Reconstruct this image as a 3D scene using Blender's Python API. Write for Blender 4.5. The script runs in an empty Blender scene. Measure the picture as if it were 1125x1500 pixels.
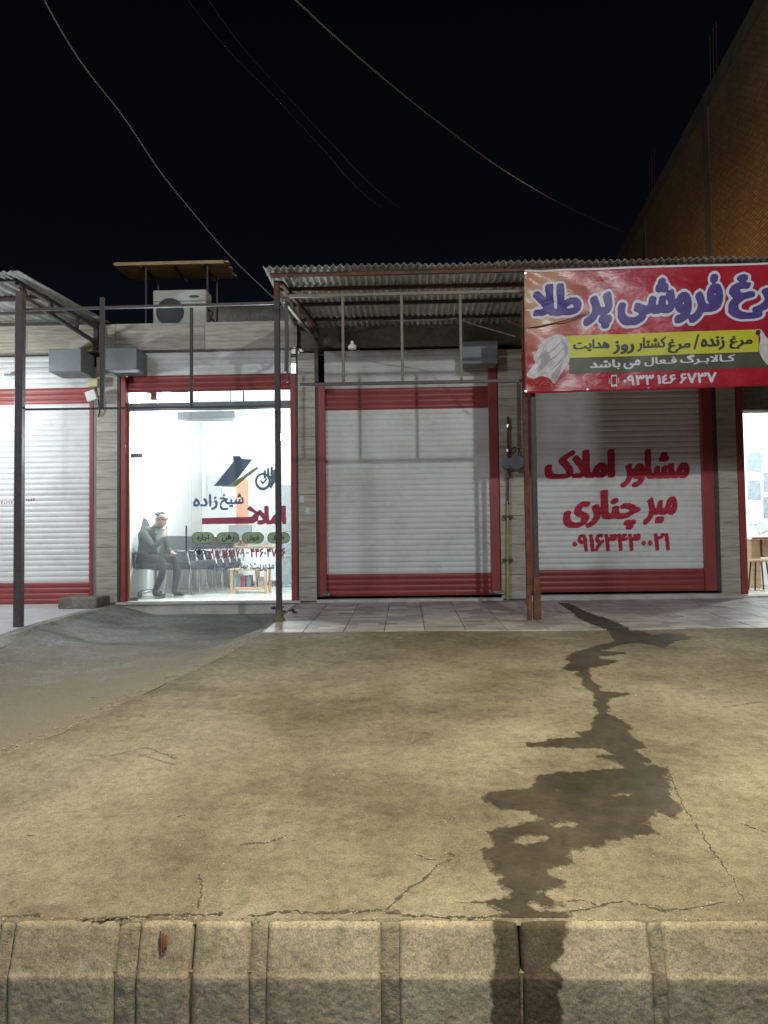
import bpy, bmesh, math, random
import numpy as np
from mathutils import Vector, Matrix, noise as mnoise

R = math.radians
rnd = random.Random(7)
sc = bpy.context.scene
C = sc.collection

# ------------------------------------------------------------------ camera
CAMZ = 1.95
FPX = 1127.0                                   # focal length in photo pixels (1125 x 1500)
YAW, PITCH, ROLL = R(1.6), R(2.3), -0.0125
cam = bpy.data.cameras.new('camera')
cam_ob = bpy.data.objects.new('camera', cam)
C.objects.link(cam_ob)
CM = (Matrix.Rotation(YAW, 3, 'Z') @ Matrix.Rotation(R(90) + PITCH, 3, 'X') @ Matrix.Rotation(ROLL, 3, 'Z'))
cam_ob.matrix_world = Matrix.Translation((0, 0, CAMZ)) @ CM.to_4x4()
cam.sensor_fit = 'VERTICAL'; cam.sensor_height = 36; cam.sensor_width = 27
cam.lens = FPX / 1500 * 36
cam.clip_start = 0.05; cam.clip_end = 600
sc.camera = cam_ob

# ------------------------------------------------------------------ night sky
w = bpy.data.worlds.new("World"); sc.world = w; w.use_nodes = True
nt = w.node_tree; bg = nt.nodes['Background']
tc = nt.nodes.new('ShaderNodeTexCoord'); sx = nt.nodes.new('ShaderNodeSeparateXYZ')
cr = nt.nodes.new('ShaderNodeValToRGB')
nt.links.new(tc.outputs['Generated'], sx.inputs[0]); nt.links.new(sx.outputs['Z'], cr.inputs[0])
cr.color_ramp.elements[0].position = 0.0; cr.color_ramp.elements[0].color = (0.0056, 0.0074, 0.0140, 1)
cr.color_ramp.elements[1].position = 0.62; cr.color_ramp.elements[1].color = (0.0006, 0.0010, 0.0012, 1)
e = cr.color_ramp.elements.new(0.32); e.color = (0.0020, 0.0026, 0.0046, 1)
nt.links.new(cr.outputs[0], bg.inputs[0]); bg.inputs[1].default_value = 1.0

sc.view_settings.view_transform = 'Standard'; sc.view_settings.look = 'None'
sc.view_settings.exposure = 0; sc.view_settings.gamma = 1; sc.view_settings.use_curve_mapping = False
sc.render.engine = 'CYCLES'
sc.cycles.use_denoising = True
sc.cycles.max_bounces = 8; sc.cycles.transparent_max_bounces = 16
sc.cycles.sample_clamp_indirect = 4
sc.cycles.caustics_reflective = False; sc.cycles.caustics_refractive = False

# lamp powers (W), all of them belong to lamps built below
P_STREET, COL_STREET, POS_STREET = 4000, (1.0, 0.82, 0.47), (0.9, 2.2, 7.5)      # sodium cut-off lantern over the kerb
P_STREET3, COL_STREET3, POS_STREET3 = 1350, (0.96, 0.98, 1.0), (3.1, -1.6, 7.2)    # white lantern
P_FILL, COL_FILL, POS_FILL = 3050, (0.84, 0.92, 1.0), (-9.0, -8.0, 8.3)   # unseen white lamp on the far left, added as fill
P_FLOOD, COL_FLOOD = 170, (0.74, 0.82, 1.0)
P_BULB, COL_BULB = 205, (0.88, 0.95, 1.0)

# ------------------------------------------------------------------ pixel helpers: a ray of the photo met with a real plane
def ray(px, py):
    d = CM @ Vector(((px - 562.5) / FPX, -(py - 750) / FPX, -1.0))
    return d
def P(px, py, Y):
    d = ray(px, py); t = Y / d.y
    return Vector((d.x * t, Y, CAMZ + d.z * t))
F = 10.5                                        # the shop fronts' plane
def XX(px, Y=F, py=720): return P(px, py, Y).x
def ZZ(py, px=600, Y=F): return P(px, py, Y).z
ZF = CAMZ - 0.76                                # shop floor level

def smooth(a, b, t):
    t = min(1, max(0, (t - a) / (b - a))); return t * t * (3 - 2 * t)
JOINT = [(-9.0, 2.2), (-2.75, 4.2), (-2.25, 5.0), (-1.95, 5.9), (-1.62, 6.9), (-1.46, 7.7), (-1.46, 10.5)]
def joint_x(Y):
    for (xa, ya), (xb, yb) in zip(JOINT, JOINT[1:]):
        if ya <= Y <= yb: return xa + (xb - xa) * (Y - ya) / (yb - ya)
    return JOINT[0][0] if Y < JOINT[0][1] else JOINT[-1][0]
def H(X, Y):                                    # height of the paved forecourt
    if Y > 7.73: z = -0.89 + (Y - 7.73) / 2.77 * 0.10
    else: z = -0.89 - (7.73 - Y) * 0.1177
    z += 0.004 * math.sin(X * 2.1 + Y) + 0.003 * math.sin(Y * 3.3 - X * 1.3)
    return CAMZ + z
def HL(X, Y):                                   # the lower, rougher asphalt on the left
    z = H(X, Y) - CAMZ
    dx = joint_x(Y) - X
    z += 0.075 * smooth(-2.9, -3.9, X) if False else 0.105 * smooth(3.35, 3.95, -X) * smooth(6.0, 7.6, Y)
    return CAMZ + z - 0.015 - 0.125 * smooth(4.5, 8.5, Y) * smooth(0.0, 0.7 - 0.45 * smooth(7.0, 9.5, Y), dx) + 0.012 * mnoise.noise(Vector((X * 1.3, Y * 1.3, 3)))
def G(px, py, h=H):
    d = ray(px, py); y = 3.0
    for _ in range(60):
        x = d.x * y / d.y; z = CAMZ + d.z * y / d.y
        y += (z - h(x, y)) / max(0.1, -d.z / d.y + 0.117) * 0.7
        y = min(max(y, 2.0), 14)
    return Vector((d.x * y / d.y, y, h(d.x * y / d.y, y)))

# ------------------------------------------------------------------ materials
def new_mat(name):
    m = bpy.data.materials.new(name); m.use_nodes = True
    return m, m.node_tree, m.node_tree.nodes['Principled BSDF']
def lk(nt, a, b): nt.links.new(a, b)
def noise_node(nt, scale, detail=4, rough=0.6, vec=None, stretch=None):
    n = nt.nodes.new('ShaderNodeTexNoise'); n.inputs['Scale'].default_value = scale
    n.inputs['Detail'].default_value = detail; n.inputs['Roughness'].default_value = rough
    g = nt.nodes.new('ShaderNodeNewGeometry'); src = g.outputs['Position']
    if vec is not None: src = vec
    if stretch:
        mp = nt.nodes.new('ShaderNodeMapping'); mp.inputs['Scale'].default_value = stretch
        lk(nt, src, mp.inputs['Vector']); src = mp.outputs[0]
    lk(nt, src, n.inputs['Vector'])
    return n
def ramp(nt, src, stops):
    c = nt.nodes.new('ShaderNodeValToRGB'); el = c.color_ramp.elements
    el[0].position, el[0].color = stops[0][0], tuple(stops[0][1]) + (1,)
    el[1].position, el[1].color = stops[-1][0], tuple(stops[-1][1]) + (1,)
    for p, col in stops[1:-1]:
        k = el.new(p); k.color = tuple(col) + (1,)
    lk(nt, src, c.inputs[0]); return c
def mixc(nt, fac, a, b, mode='MIX'):
    m = nt.nodes.new('ShaderNodeMix'); m.data_type = 'RGBA'; m.blend_type = mode
    for s, v in ((0, fac), (6, a), (7, b)):
        if hasattr(v, 'default_value') or hasattr(v, 'links'): lk(nt, v, m.inputs[s])
        elif isinstance(v, (int, float)): m.inputs[s].default_value = v
        else: m.inputs[s].default_value = tuple(v) + (1,)
    return m.outputs[2]
def bump(nt, bsdf, src, strength, dist=0.01, prev=None):
    b = nt.nodes.new('ShaderNodeBump'); b.inputs['Strength'].default_value = strength
    b.inputs['Distance'].default_value = dist
    lk(nt, src, b.inputs['Height'])
    if prev is not None: lk(nt, prev, b.inputs['Normal'])
    lk(nt, b.outputs[0], bsdf.inputs['Normal']); return b.outputs[0]
MATS = {}
def mk(name, base, rough=0.6, var=0.25, scale=6, bstr=0.15, bscale=60, metal=0.0, dirt=None, dirt_amt=0.5, stretch=None, rand=0.0, spec=0.5):
    m, nt, b = new_mat(name)
    n = noise_node(nt, scale, 5, 0.6, stretch=stretch)
    lo = tuple(c * (1 - var) for c in base); hi = tuple(min(1, c * (1 + var * 0.6)) for c in base)
    col = ramp(nt, n.outputs[0], [(0.3, lo), (0.7, hi)]).outputs[0]
    if dirt is not None:
        d = noise_node(nt, scale * 0.45, 8, 0.7)
        f = ramp(nt, d.outputs[0], [(0.48, (0, 0, 0)), (0.68, (dirt_amt,) * 3)]).outputs[0]
        col = mixc(nt, f, col, dirt)
    if rand:
        oi = nt.nodes.new('ShaderNodeObjectInfo')
        rr = ramp(nt, oi.outputs['Random'], [(0, (1 - rand,) * 3), (1, (1 + rand * .3,) * 3)])
        col = mixc(nt, 1.0, col, rr.outputs[0], 'MULTIPLY')
    lk(nt, col, b.inputs['Base Color'])
    rr = nt.nodes.new('ShaderNodeMapRange'); lk(nt, n.outputs[0], rr.inputs[0])
    rr.inputs[3].default_value = max(0, rough - 0.1); rr.inputs[4].default_value = min(1, rough + 0.12)
    lk(nt, rr.outputs[0], b.inputs['Roughness'])
    b.inputs['Metallic'].default_value = metal; b.inputs['Specular IOR Level'].default_value = spec
    if bstr: bump(nt, b, noise_node(nt, bscale, 6, 0.65).outputs[0], bstr, 0.01)
    MATS[name] = m; return m

def concrete(name, tones, wet=False, damp=False, dust=None, coarse=1.0, attr=False, ruts=True):
    """dusty cast concrete with sand grain, stains and shallow pits; the wet one is the same surface, soaked"""
    m, nt, b = new_mat(name)
    big = noise_node(nt, 0.55, 5, 0.62); mid = noise_node(nt, 3.4, 7, 0.7); fine = noise_node(nt, 150, 3, 0.7)
    col = ramp(nt, big.outputs[0], [(0.39, tones[0]), (0.5, tones[1]), (0.61, tones[2])]).outputs[0]
    mm = ramp(nt, mid.outputs[0], [(0.28, (0.80, 0.79, 0.77)), (0.50, (0.98,) * 3), (0.72, (1.10, 1.10, 1.09))]).outputs[0]
    col = mixc(nt, 1.0, col, mm, 'MULTIPLY')
    ff = ramp(nt, fine.outputs[0], [(0.34, (0.50,) * 3), (0.5, (1.0,) * 3), (0.66, (1.45,) * 3)]).outputs[0]
    col = mixc(nt, 0.75, col, ff, 'MULTIPLY')
    m2_ = ramp(nt, noise_node(nt, 17, 6, 0.75).outputs[0], [(0.33, (0.70,) * 3), (0.5, (1.0,) * 3), (0.68, (1.22,) * 3)]).outputs[0]
    col = mixc(nt, 1.0, col, m2_, 'MULTIPLY')
    # thin broken scuffs
    sc1 = noise_node(nt, 6.5, 12, 0.82, stretch=(0.5, 1.6, 1)); sc1.inputs['Distortion'].default_value = 1.2
    sg = ramp(nt, noise_node(nt, 1.1, 4, 0.6).outputs[0], [(0.48, (0,) * 3), (0.60, (0.75,) * 3)]).outputs[0]
    sk = mixc(nt, 1.0, ramp(nt, sc1.outputs[0], [(0.58, (0, 0, 0)), (0.64, (1,) * 3)]).outputs[0], sg, 'MULTIPLY')
    col = mixc(nt, sk, col, tuple(c * 0.42 for c in tones[0]))
    pt = ramp(nt, noise_node(nt, 0.9, 8, 0.7, stretch=(0.7, 1.3, 1)).outputs[0], [(0.46, (1.0,) * 3), (0.60, (0.70, 0.68, 0.65))]).outputs[0]
    col = mixc(nt, 1.0, col, pt, 'MULTIPLY')
    # dark oily and rubbed patches, streaked sideways
    st = noise_node(nt, 2.2, 9, 0.75, stretch=(0.55, 1.5, 1))
    sf = ramp(nt, st.outputs[0], [(0.55, (0, 0, 0)), (0.70, (0.26,) * 3)]).outputs[0]
    col = mixc(nt, sf, col, tuple(c * 0.45 for c in tones[0]))
    spk = nt.nodes.new('ShaderNodeTexVoronoi'); spk.inputs['Scale'].default_value = 26
    g = nt.nodes.new('ShaderNodeNewGeometry'); lk(nt, g.outputs['Position'], spk.inputs['Vector'])
    sp = ramp(nt, spk.outputs['Distance'], [(0.0, (0.85,) * 3), (0.16, (0.0,) * 3)]).outputs[0]
    gate = ramp(nt, noise_node(nt, 5, 4, 0.7).outputs[0], [(0.46, (0,) * 3), (0.56, (1,) * 3)]).outputs[0]
    spf = mixc(nt, 1.0, sp, gate, 'MULTIPLY')
    col = mixc(nt, spf, col, (0.05, 0.045, 0.04))
    if dust is not None:                              # drifted sand thickens towards the road and in patches
        sp_ = nt.nodes.new('ShaderNodeSeparateXYZ'); gg = nt.nodes.new('ShaderNodeNewGeometry'); lk(nt, gg.outputs['Position'], sp_.inputs[0])
        mr = nt.nodes.new('ShaderNodeMapRange'); lk(nt, sp_.outputs['Y'], mr.inputs[0]); mr.inputs[1].default_value = 9.6; mr.inputs[2].default_value = 5.0; mr.inputs[3].default_value = -0.10; mr.inputs[4].default_value = 0.36
        ad = nt.nodes.new('ShaderNodeMath'); ad.operation = 'ADD'; lk(nt, mr.outputs[0], ad.inputs[0]); lk(nt, noise_node(nt, 2.4, 9, 0.72).outputs[0], ad.inputs[1])
        df = ramp(nt, ad.outputs[0], [(0.48, (0.05,) * 3), (0.74, (0.92,) * 3)]).outputs[0]
        col = mixc(nt, df, col, dust)
        col = mixc(nt, 0.6, col, ff, 'MULTIPLY')
    if wet or damp:
        wn_ = ramp(nt, noise_node(nt, 2.1, 6, 0.7).outputs[0], [(0.35, (0.17, 0.165, 0.155)), (0.62, (0.30, 0.29, 0.275))]).outputs[0]
        col = mixc(nt, 1.0, col, wn_ if wet else (0.58, 0.57, 0.55), 'MULTIPLY')
    if attr:
        a = nt.nodes.new('ShaderNodeAttribute'); a.attribute_name = 'wet'
        dk = mixc(nt, 1.0, col, (0.24, 0.23, 0.21), 'MULTIPLY')
        col = mixc(nt, a.outputs['Fac'], col, dk)
    lk(nt, col, b.inputs['Base Color'])
    b.inputs['Roughness'].default_value = 0.5 if wet else 0.9
    b.inputs['Specular IOR Level'].default_value = 0.35 if wet else 0.25
    pr = bump(nt, b, mid.outputs[0], 0.5 * coarse, 0.02)
    pr = bump(nt, b, noise_node(nt, 38, 8, 0.75).outputs[0], (0.35 if wet else 0.8) * coarse, 0.012, pr)
    if not wet: bump(nt, b, fine.outputs[0], 0.6 * coarse, 0.004, pr)
    MATS[name] = m; return m

concrete('slab_concrete', [(0.150, 0.134, 0.102), (0.205, 0.190, 0.150), (0.262, 0.246, 0.200)])
concrete('wet_concrete', [(0.150, 0.134, 0.102), (0.205, 0.190, 0.150), (0.262, 0.246, 0.200)], wet=True)
concrete('damp_concrete', [(0.150, 0.134, 0.102), (0.205, 0.190, 0.150), (0.262, 0.246, 0.200)], damp=True)
concrete('kerb_concrete', [(0.225, 0.203, 0.158), (0.275, 0.250, 0.196), (0.32, 0.295, 0.222)], coarse=0.42, attr=True)
concrete('asphalt', [(0.22, 0.22, 0.22), (0.32, 0.32, 0.31), (0.42, 0.415, 0.40)], coarse=1.6, dust=(0.265, 0.246, 0.20))
concrete('road_asphalt', [(0.05, 0.05, 0.05), (0.06, 0.06, 0.058), (0.08, 0.078, 0.075)], coarse=1.0)
concrete('render_coat', [(0.20, 0.19, 0.165), (0.26, 0.245, 0.21), (0.31, 0.29, 0.25)], coarse=0.7)
concrete('lip_concrete', [(0.30, 0.29, 0.26), (0.38, 0.37, 0.34), (0.45, 0.44, 0.41)])
mk('dark_concrete', (0.20, 0.165, 0.11), 0.9, 0.3, 2, 0.3, 20)
mk('mortar', (0.17, 0.145, 0.10), 0.95, 0.4, 30, 0.9, 120)
mk('joint_mortar', (0.215, 0.195, 0.145), 0.95, 0.4, 30, 0.9, 90)
mk('crack_dirt', (0.062, 0.054, 0.038), 0.95, 0.5, 40, 0.5, 150)
mk('white_slat', (0.70, 0.70, 0.69), 0.42, 0.06, 3, 0.03, 40, dirt=(0.40, 0.38, 0.34), dirt_amt=0.45)
mk('dull_white_slat', (0.58, 0.58, 0.56), 0.5, 0.10, 3, 0.04, 40, dirt=(0.30, 0.28, 0.25), dirt_amt=0.5)  # duller white for slats above a given height
mk('red_paint', (0.30, 0.050, 0.048), 0.42, 0.16, 4, 0.05, 50, dirt=(0.24, 0.07, 0.05), dirt_amt=0.5)
mk('grey_sheet', (0.215, 0.235, 0.25), 0.6, 0.15, 4, 0.04, 30, metal=0.0, dirt=(0.15, 0.13, 0.10), dirt_amt=0.4)
mk('rust_steel', (0.16, 0.065, 0.035), 0.75, 0.5, 18, 0.35, 90, dirt=(0.06, 0.035, 0.028), dirt_amt=0.8)
mk('dark_steel', (0.060, 0.055, 0.058), 0.55, 0.3, 14, 0.2, 90, dirt=(0.12, 0.055, 0.03), dirt_amt=0.6)
mk('post_steel', (0.085, 0.070, 0.078), 0.5, 0.3, 14, 0.2, 90, dirt=(0.17, 0.08, 0.05), dirt_amt=0.7)
mk('beige_steel', (0.24, 0.205, 0.15), 0.55, 0.2, 14, 0.15, 90, dirt=(0.15, 0.08, 0.05), dirt_amt=0.6)
mk('galvanised', (0.58, 0.60, 0.55), 0.55, 0.22, 7, 0.06, 60, metal=0.15, dirt=(0.15, 0.10, 0.06), dirt_amt=0.55, rand=0.25)
mk('awning_board', (0.62, 0.41, 0.20), 0.7, 0.35, 5, 0.2, 60, stretch=(1, 8, 8), rand=0.3)
mk('black_gap', (0.02, 0.02, 0.02), 0.9, 0.2, 4, 0)
mk('plaster', (0.80, 0.80, 0.78), 0.8, 0.04, 2, 0.03, 30)
mk('floor_tile', (0.62, 0.60, 0.56), 0.25, 0.08, 3, 0.0)
mk('step_stone', (0.55, 0.53, 0.49), 0.6, 0.14, 6, 0.1, 50, dirt=(0.28, 0.25, 0.2), dirt_amt=0.5)
mk('platform_stone', (0.60, 0.58, 0.58), 0.6, 0.10, 6, 0.1, 50, dirt=(0.38, 0.35, 0.3), dirt_amt=0.5)
mk('ac_white', (0.55, 0.53, 0.45), 0.45, 0.08, 4, 0.02, 30, dirt=(0.3, 0.26, 0.2), dirt_amt=0.3)
mk('ac_dark', (0.05, 0.052, 0.055), 0.5, 0.2, 8, 0)
mk('black_plastic', (0.022, 0.023, 0.026), 0.45, 0.2, 8, 0.05)
mk('chair_fabric', (0.022, 0.025, 0.032), 0.7, 0.2, 8, 0.2, 200)
mk('chrome', (0.6, 0.6, 0.62), 0.22, 0.05, 8, 0, metal=1.0)
mk('wood', (0.50, 0.34, 0.19), 0.5, 0.2, 5, 0.05, 60, stretch=(1, 1, 6))
mk('orange_trim', (0.80, 0.33, 0.15), 0.5, 0.06, 4, 0)
mk('yellow_pipe', (0.42, 0.36, 0.06), 0.5, 0.2, 10, 0.1, 60, dirt=(0.25, 0.2, 0.08), dirt_amt=0.5)
mk('cable_black', (0.02, 0.02, 0.022), 0.6, 0.1, 8, 0)
mk('cable_pale', (0.16, 0.15, 0.135), 0.6, 0.1, 8, 0)
mk('white_plastic', (0.75, 0.75, 0.72), 0.4, 0.05, 8, 0)
mk('yellow_box', (0.55, 0.52, 0.28), 0.5, 0.08, 8, 0)
mk('paper', (0.62, 0.66, 0.68), 0.8, 0.1, 12, 0)
mk('paper_grey', (0.32, 0.38, 0.42), 0.8, 0.25, 14, 0)
mk('skin', (0.30, 0.17, 0.12), 0.5, 0.1, 20, 0.05)
mk('jacket', (0.035, 0.045, 0.040), 0.85, 0.25, 14, 0.3, 120)
mk('shirt', (0.17, 0.20, 0.16), 0.85, 0.2, 14, 0.3, 120)
mk('trousers', (0.014, 0.016, 0.024), 0.85, 0.25, 14, 0.3, 120)
mk('shoe', (0.02, 0.018, 0.017), 0.4, 0.2, 14, 0)
mk('hair_grey', (0.09, 0.088, 0.085), 0.8, 0.3, 60, 0.3, 200)
mk('ink_red', (0.43, 0.016, 0.045), 0.6, 0.10, 30, 0)
mk('ink_violet', (0.075, 0.045, 0.24), 0.45, 0.10, 6, 0)
mk('ink_white', (0.72, 0.70, 0.76), 0.45, 0.05, 6, 0)
mk('ink_yellow', (0.62, 0.60, 0.03), 0.45, 0.08, 6, 0)
mk('ink_olive', (0.075, 0.080, 0.045), 0.45, 0.15, 6, 0)
mk('ink_black', (0.030, 0.035, 0.020), 0.45, 0.15, 6, 0)
mk('ink_gold', (0.55, 0.30, 0.10), 0.35, 0.15, 16, 0)
mk('film_blue', (0.16, 0.22, 0.46), 0.5, 0.1, 8, 0)
mk('film_steel', (0.15, 0.23, 0.34), 0.5, 0.15, 8, 0)
mk('film_red', (0.48, 0.07, 0.14), 0.5, 0.1, 8, 0)
mk('film_green', (0.36, 0.48, 0.28), 0.5, 0.1, 8, 0)
mk('film_dark', (0.03, 0.04, 0.045), 0.5, 0.1, 8, 0)
mk('feather', (0.66, 0.62, 0.60), 0.5, 0.25, 16, 0)
mk('feather_grey', (0.45, 0.41, 0.42), 0.5, 0.2, 16, 0)
mk('pebble', (0.36, 0.33, 0.27), 0.9, 0.5, 30, 0.4, 80)

def travertine():
    m, nt, b = new_mat('travertine')
    oi = nt.nodes.new('ShaderNodeObjectInfo'); g = nt.nodes.new('ShaderNodeNewGeometry')
    add = nt.nodes.new('ShaderNodeVectorMath'); add.operation = 'ADD'
    sc_ = nt.nodes.new('ShaderNodeVectorMath'); sc_.operation = 'SCALE'; sc_.inputs[0].default_value = (7, 3, 11)
    lk(nt, oi.outputs['Random'], sc_.inputs['Scale']); lk(nt, g.outputs['Position'], add.inputs[0]); lk(nt, sc_.outputs[0], add.inputs[1])
    n = noise_node(nt, 2.6, 8, 0.68, vec=add.outputs[0], stretch=(0.9, 0.9, 11)); n.inputs['Distortion'].default_value = 0.5
    col = ramp(nt, n.outputs[0], [(0.32, (0.25, 0.21, 0.16)), (0.44, (0.37, 0.33, 0.265)), (0.55, (0.45, 0.41, 0.34)), (0.68, (0.53, 0.50, 0.43))]).outputs[0]
    rr = ramp(nt, oi.outputs['Random'], [(0, (0.93, 0.93, 0.92)), (1, (1.05, 1.05, 1.05))])
    col = mixc(nt, 1.0, col, rr.outputs[0], 'MULTIPLY')
    lk(nt, col, b.inputs['Base Color']); b.inputs['Roughness'].default_value = 0.5
    bump(nt, b, n.outputs[0], 0.25, 0.01); MATS['travertine'] = m
travertine()
def apron_tile():
    m, nt, b = new_mat('apron_tile')
    oi = nt.nodes.new('ShaderNodeObjectInfo'); g = nt.nodes.new('ShaderNodeNewGeometry')
    # printed little stone strips of grey, violet and beige inside each tile
    br = nt.nodes.new('ShaderNodeTexBrick'); lk(nt, g.outputs['Position'], br.inputs['Vector'])
    br.inputs['Scale'].default_value = 1.0; br.inputs['Brick Width'].default_value = 0.205; br.inputs['Row Height'].default_value = 0.137
    br.inputs['Mortar Size'].default_value = 0.004; br.inputs['Bias'].default_value = -0.1
    br.inputs['Color1'].default_value = (0.50, 0.48, 0.47, 1); br.inputs['Color2'].default_value = (0.13, 0.12, 0.155, 1); br.inputs['Mortar'].default_value = (0.34, 0.33, 0.31, 1)
    n = noise_node(nt, 9, 5, 0.7)
    col = mixc(nt, ramp(nt, n.outputs[0], [(0.4, (0,) * 3), (0.7, (0.5,) * 3)]).outputs[0], br.outputs['Color'], (0.36, 0.33, 0.27))
    rr = ramp(nt, oi.outputs['Random'], [(0, (0.82, 0.82, 0.82)), (1, (1.1, 1.1, 1.1))])
    col = mixc(nt, 1.0, col, rr.outputs[0], 'MULTIPLY')
    d = ramp(nt, noise_node(nt, 1.3, 7, 0.7).outputs[0], [(0.46, (0,) * 3), (0.70, (0.35,) * 3)]).outputs[0]
    col = mixc(nt, d, col, (0.25, 0.225, 0.18))
    lk(nt, col, b.inputs['Base Color']); b.inputs['Roughness'].default_value = 0.42
    bump(nt, b, n.outputs[0], 0.2, 0.01); MATS['apron_tile'] = m
apron_tile()
def brick_far():
    m, nt, b = new_mat('far_brick')
    g = nt.nodes.new('ShaderNodeNewGeometry'); s = nt.nodes.new('ShaderNodeSeparateXYZ'); c = nt.nodes.new('ShaderNodeCombineXYZ')
    lk(nt, g.outputs['Position'], s.inputs[0]); lk(nt, s.outputs['Y'], c.inputs[0]); lk(nt, s.outputs['Z'], c.inputs[1])
    br = nt.nodes.new('ShaderNodeTexBrick'); lk(nt, c.outputs[0], br.inputs['Vector'])
    br.inputs['Scale'].default_value = 1.0; br.inputs['Brick Width'].default_value = 0.24; br.inputs['Row Height'].default_value = 0.085
    br.inputs['Mortar Size'].default_value = 0.012
    br.inputs['Color1'].default_value = (0.56, 0.33, 0.12, 1); br.inputs['Color2'].default_value = (0.40, 0.21, 0.09, 1); br.inputs['Mortar'].default_value = (0.20, 0.13, 0.08, 1)
    n = noise_node(nt, 0.5, 6, 0.7)
    col = mixc(nt, ramp(nt, n.outputs[0], [(0.35, (0,) * 3), (0.7, (0.55,) * 3)]).outputs[0], br.outputs['Color'], (0.16, 0.10, 0.06))
    lk(nt, col, b.inputs['Base Color']); b.inputs['Roughness'].default_value = 0.9
    inv = nt.nodes.new('ShaderNodeMath'); inv.operation = 'SUBTRACT'; inv.inputs[0].default_value = 1; lk(nt, br.outputs['Fac'], inv.inputs[1])
    bump(nt, b, inv.outputs[0], 0.8, 0.02); MATS['far_brick'] = m
brick_far()
def emis(name, col, s):
    m, nt, b = new_mat(name); b.inputs['Base Color'].default_value = (*col, 1)
    b.inputs['Emission Color'].default_value = (*col, 1); b.inputs['Emission Strength'].default_value = s; MATS[name] = m
emis('lamp_glow', (0.9, 0.96, 1.0), 30); emis('street_glow', COL_STREET, 60)
def glass():
    m, nt, b = new_mat('clear_glass'); out = nt.nodes['Material Output']
    tr = nt.nodes.new('ShaderNodeBsdfTransparent'); tr.inputs[0].default_value = (0.93, 0.965, 0.955, 1)
    gl = nt.nodes.new('ShaderNodeBsdfGlossy'); gl.inputs['Roughness'].default_value = 0.02
    fr = nt.nodes.new('ShaderNodeFresnel'); fr.inputs[0].default_value = 1.45
    mx = nt.nodes.new('ShaderNodeMixShader'); lk(nt, fr.outputs[0], mx.inputs[0]); lk(nt, tr.outputs[0], mx.inputs[1]); lk(nt, gl.outputs[0], mx.inputs[2])
    tl = nt.nodes.new('ShaderNodeBsdfTranslucent'); tl.inputs[0].default_value = (0.9, 0.93, 0.95, 1)  # scatter put into the pane so the bulbs' glow veils the room
    df = nt.nodes.new('ShaderNodeBsdfDiffuse'); df.inputs[0].default_value = (0.6, 0.6, 0.58, 1)
    dd = nt.nodes.new('ShaderNodeMixShader'); dd.inputs[0].default_value = 0.3; lk(nt, tl.outputs[0], dd.inputs[1]); lk(nt, df.outputs[0], dd.inputs[2])
    dn = ramp(nt, noise_node(nt, 1.6, 5, 0.6).outputs[0], [(0.3, (0.035,) * 3), (0.7, (0.095,) * 3)])
    m3 = nt.nodes.new('ShaderNodeMixShader'); lk(nt, dn.outputs[0], m3.inputs[0]); lk(nt, mx.outputs[0], m3.inputs[1]); lk(nt, dd.outputs[0], m3.inputs[2])
    lk(nt, m3.outputs[0], out.inputs['Surface']); MATS['clear_glass'] = m
glass()
def vinyl():
    m, nt, b = new_mat('banner_vinyl')
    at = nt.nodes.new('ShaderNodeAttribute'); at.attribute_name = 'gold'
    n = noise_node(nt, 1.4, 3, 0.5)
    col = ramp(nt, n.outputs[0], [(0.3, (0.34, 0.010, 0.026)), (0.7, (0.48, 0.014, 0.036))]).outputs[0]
    col = mixc(nt, at.outputs['Fac'], col, (0.62, 0.42, 0.26))      # gold tint at the upper left fades into red
    lk(nt, col, b.inputs['Base Color']); b.inputs['Roughness'].default_value = 0.30
    bump(nt, b, noise_node(nt, 5, 4, 0.6, stretch=(1, 1, 2.5)).outputs[0], 0.35, 0.02); MATS['banner_vinyl'] = m
vinyl()

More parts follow.
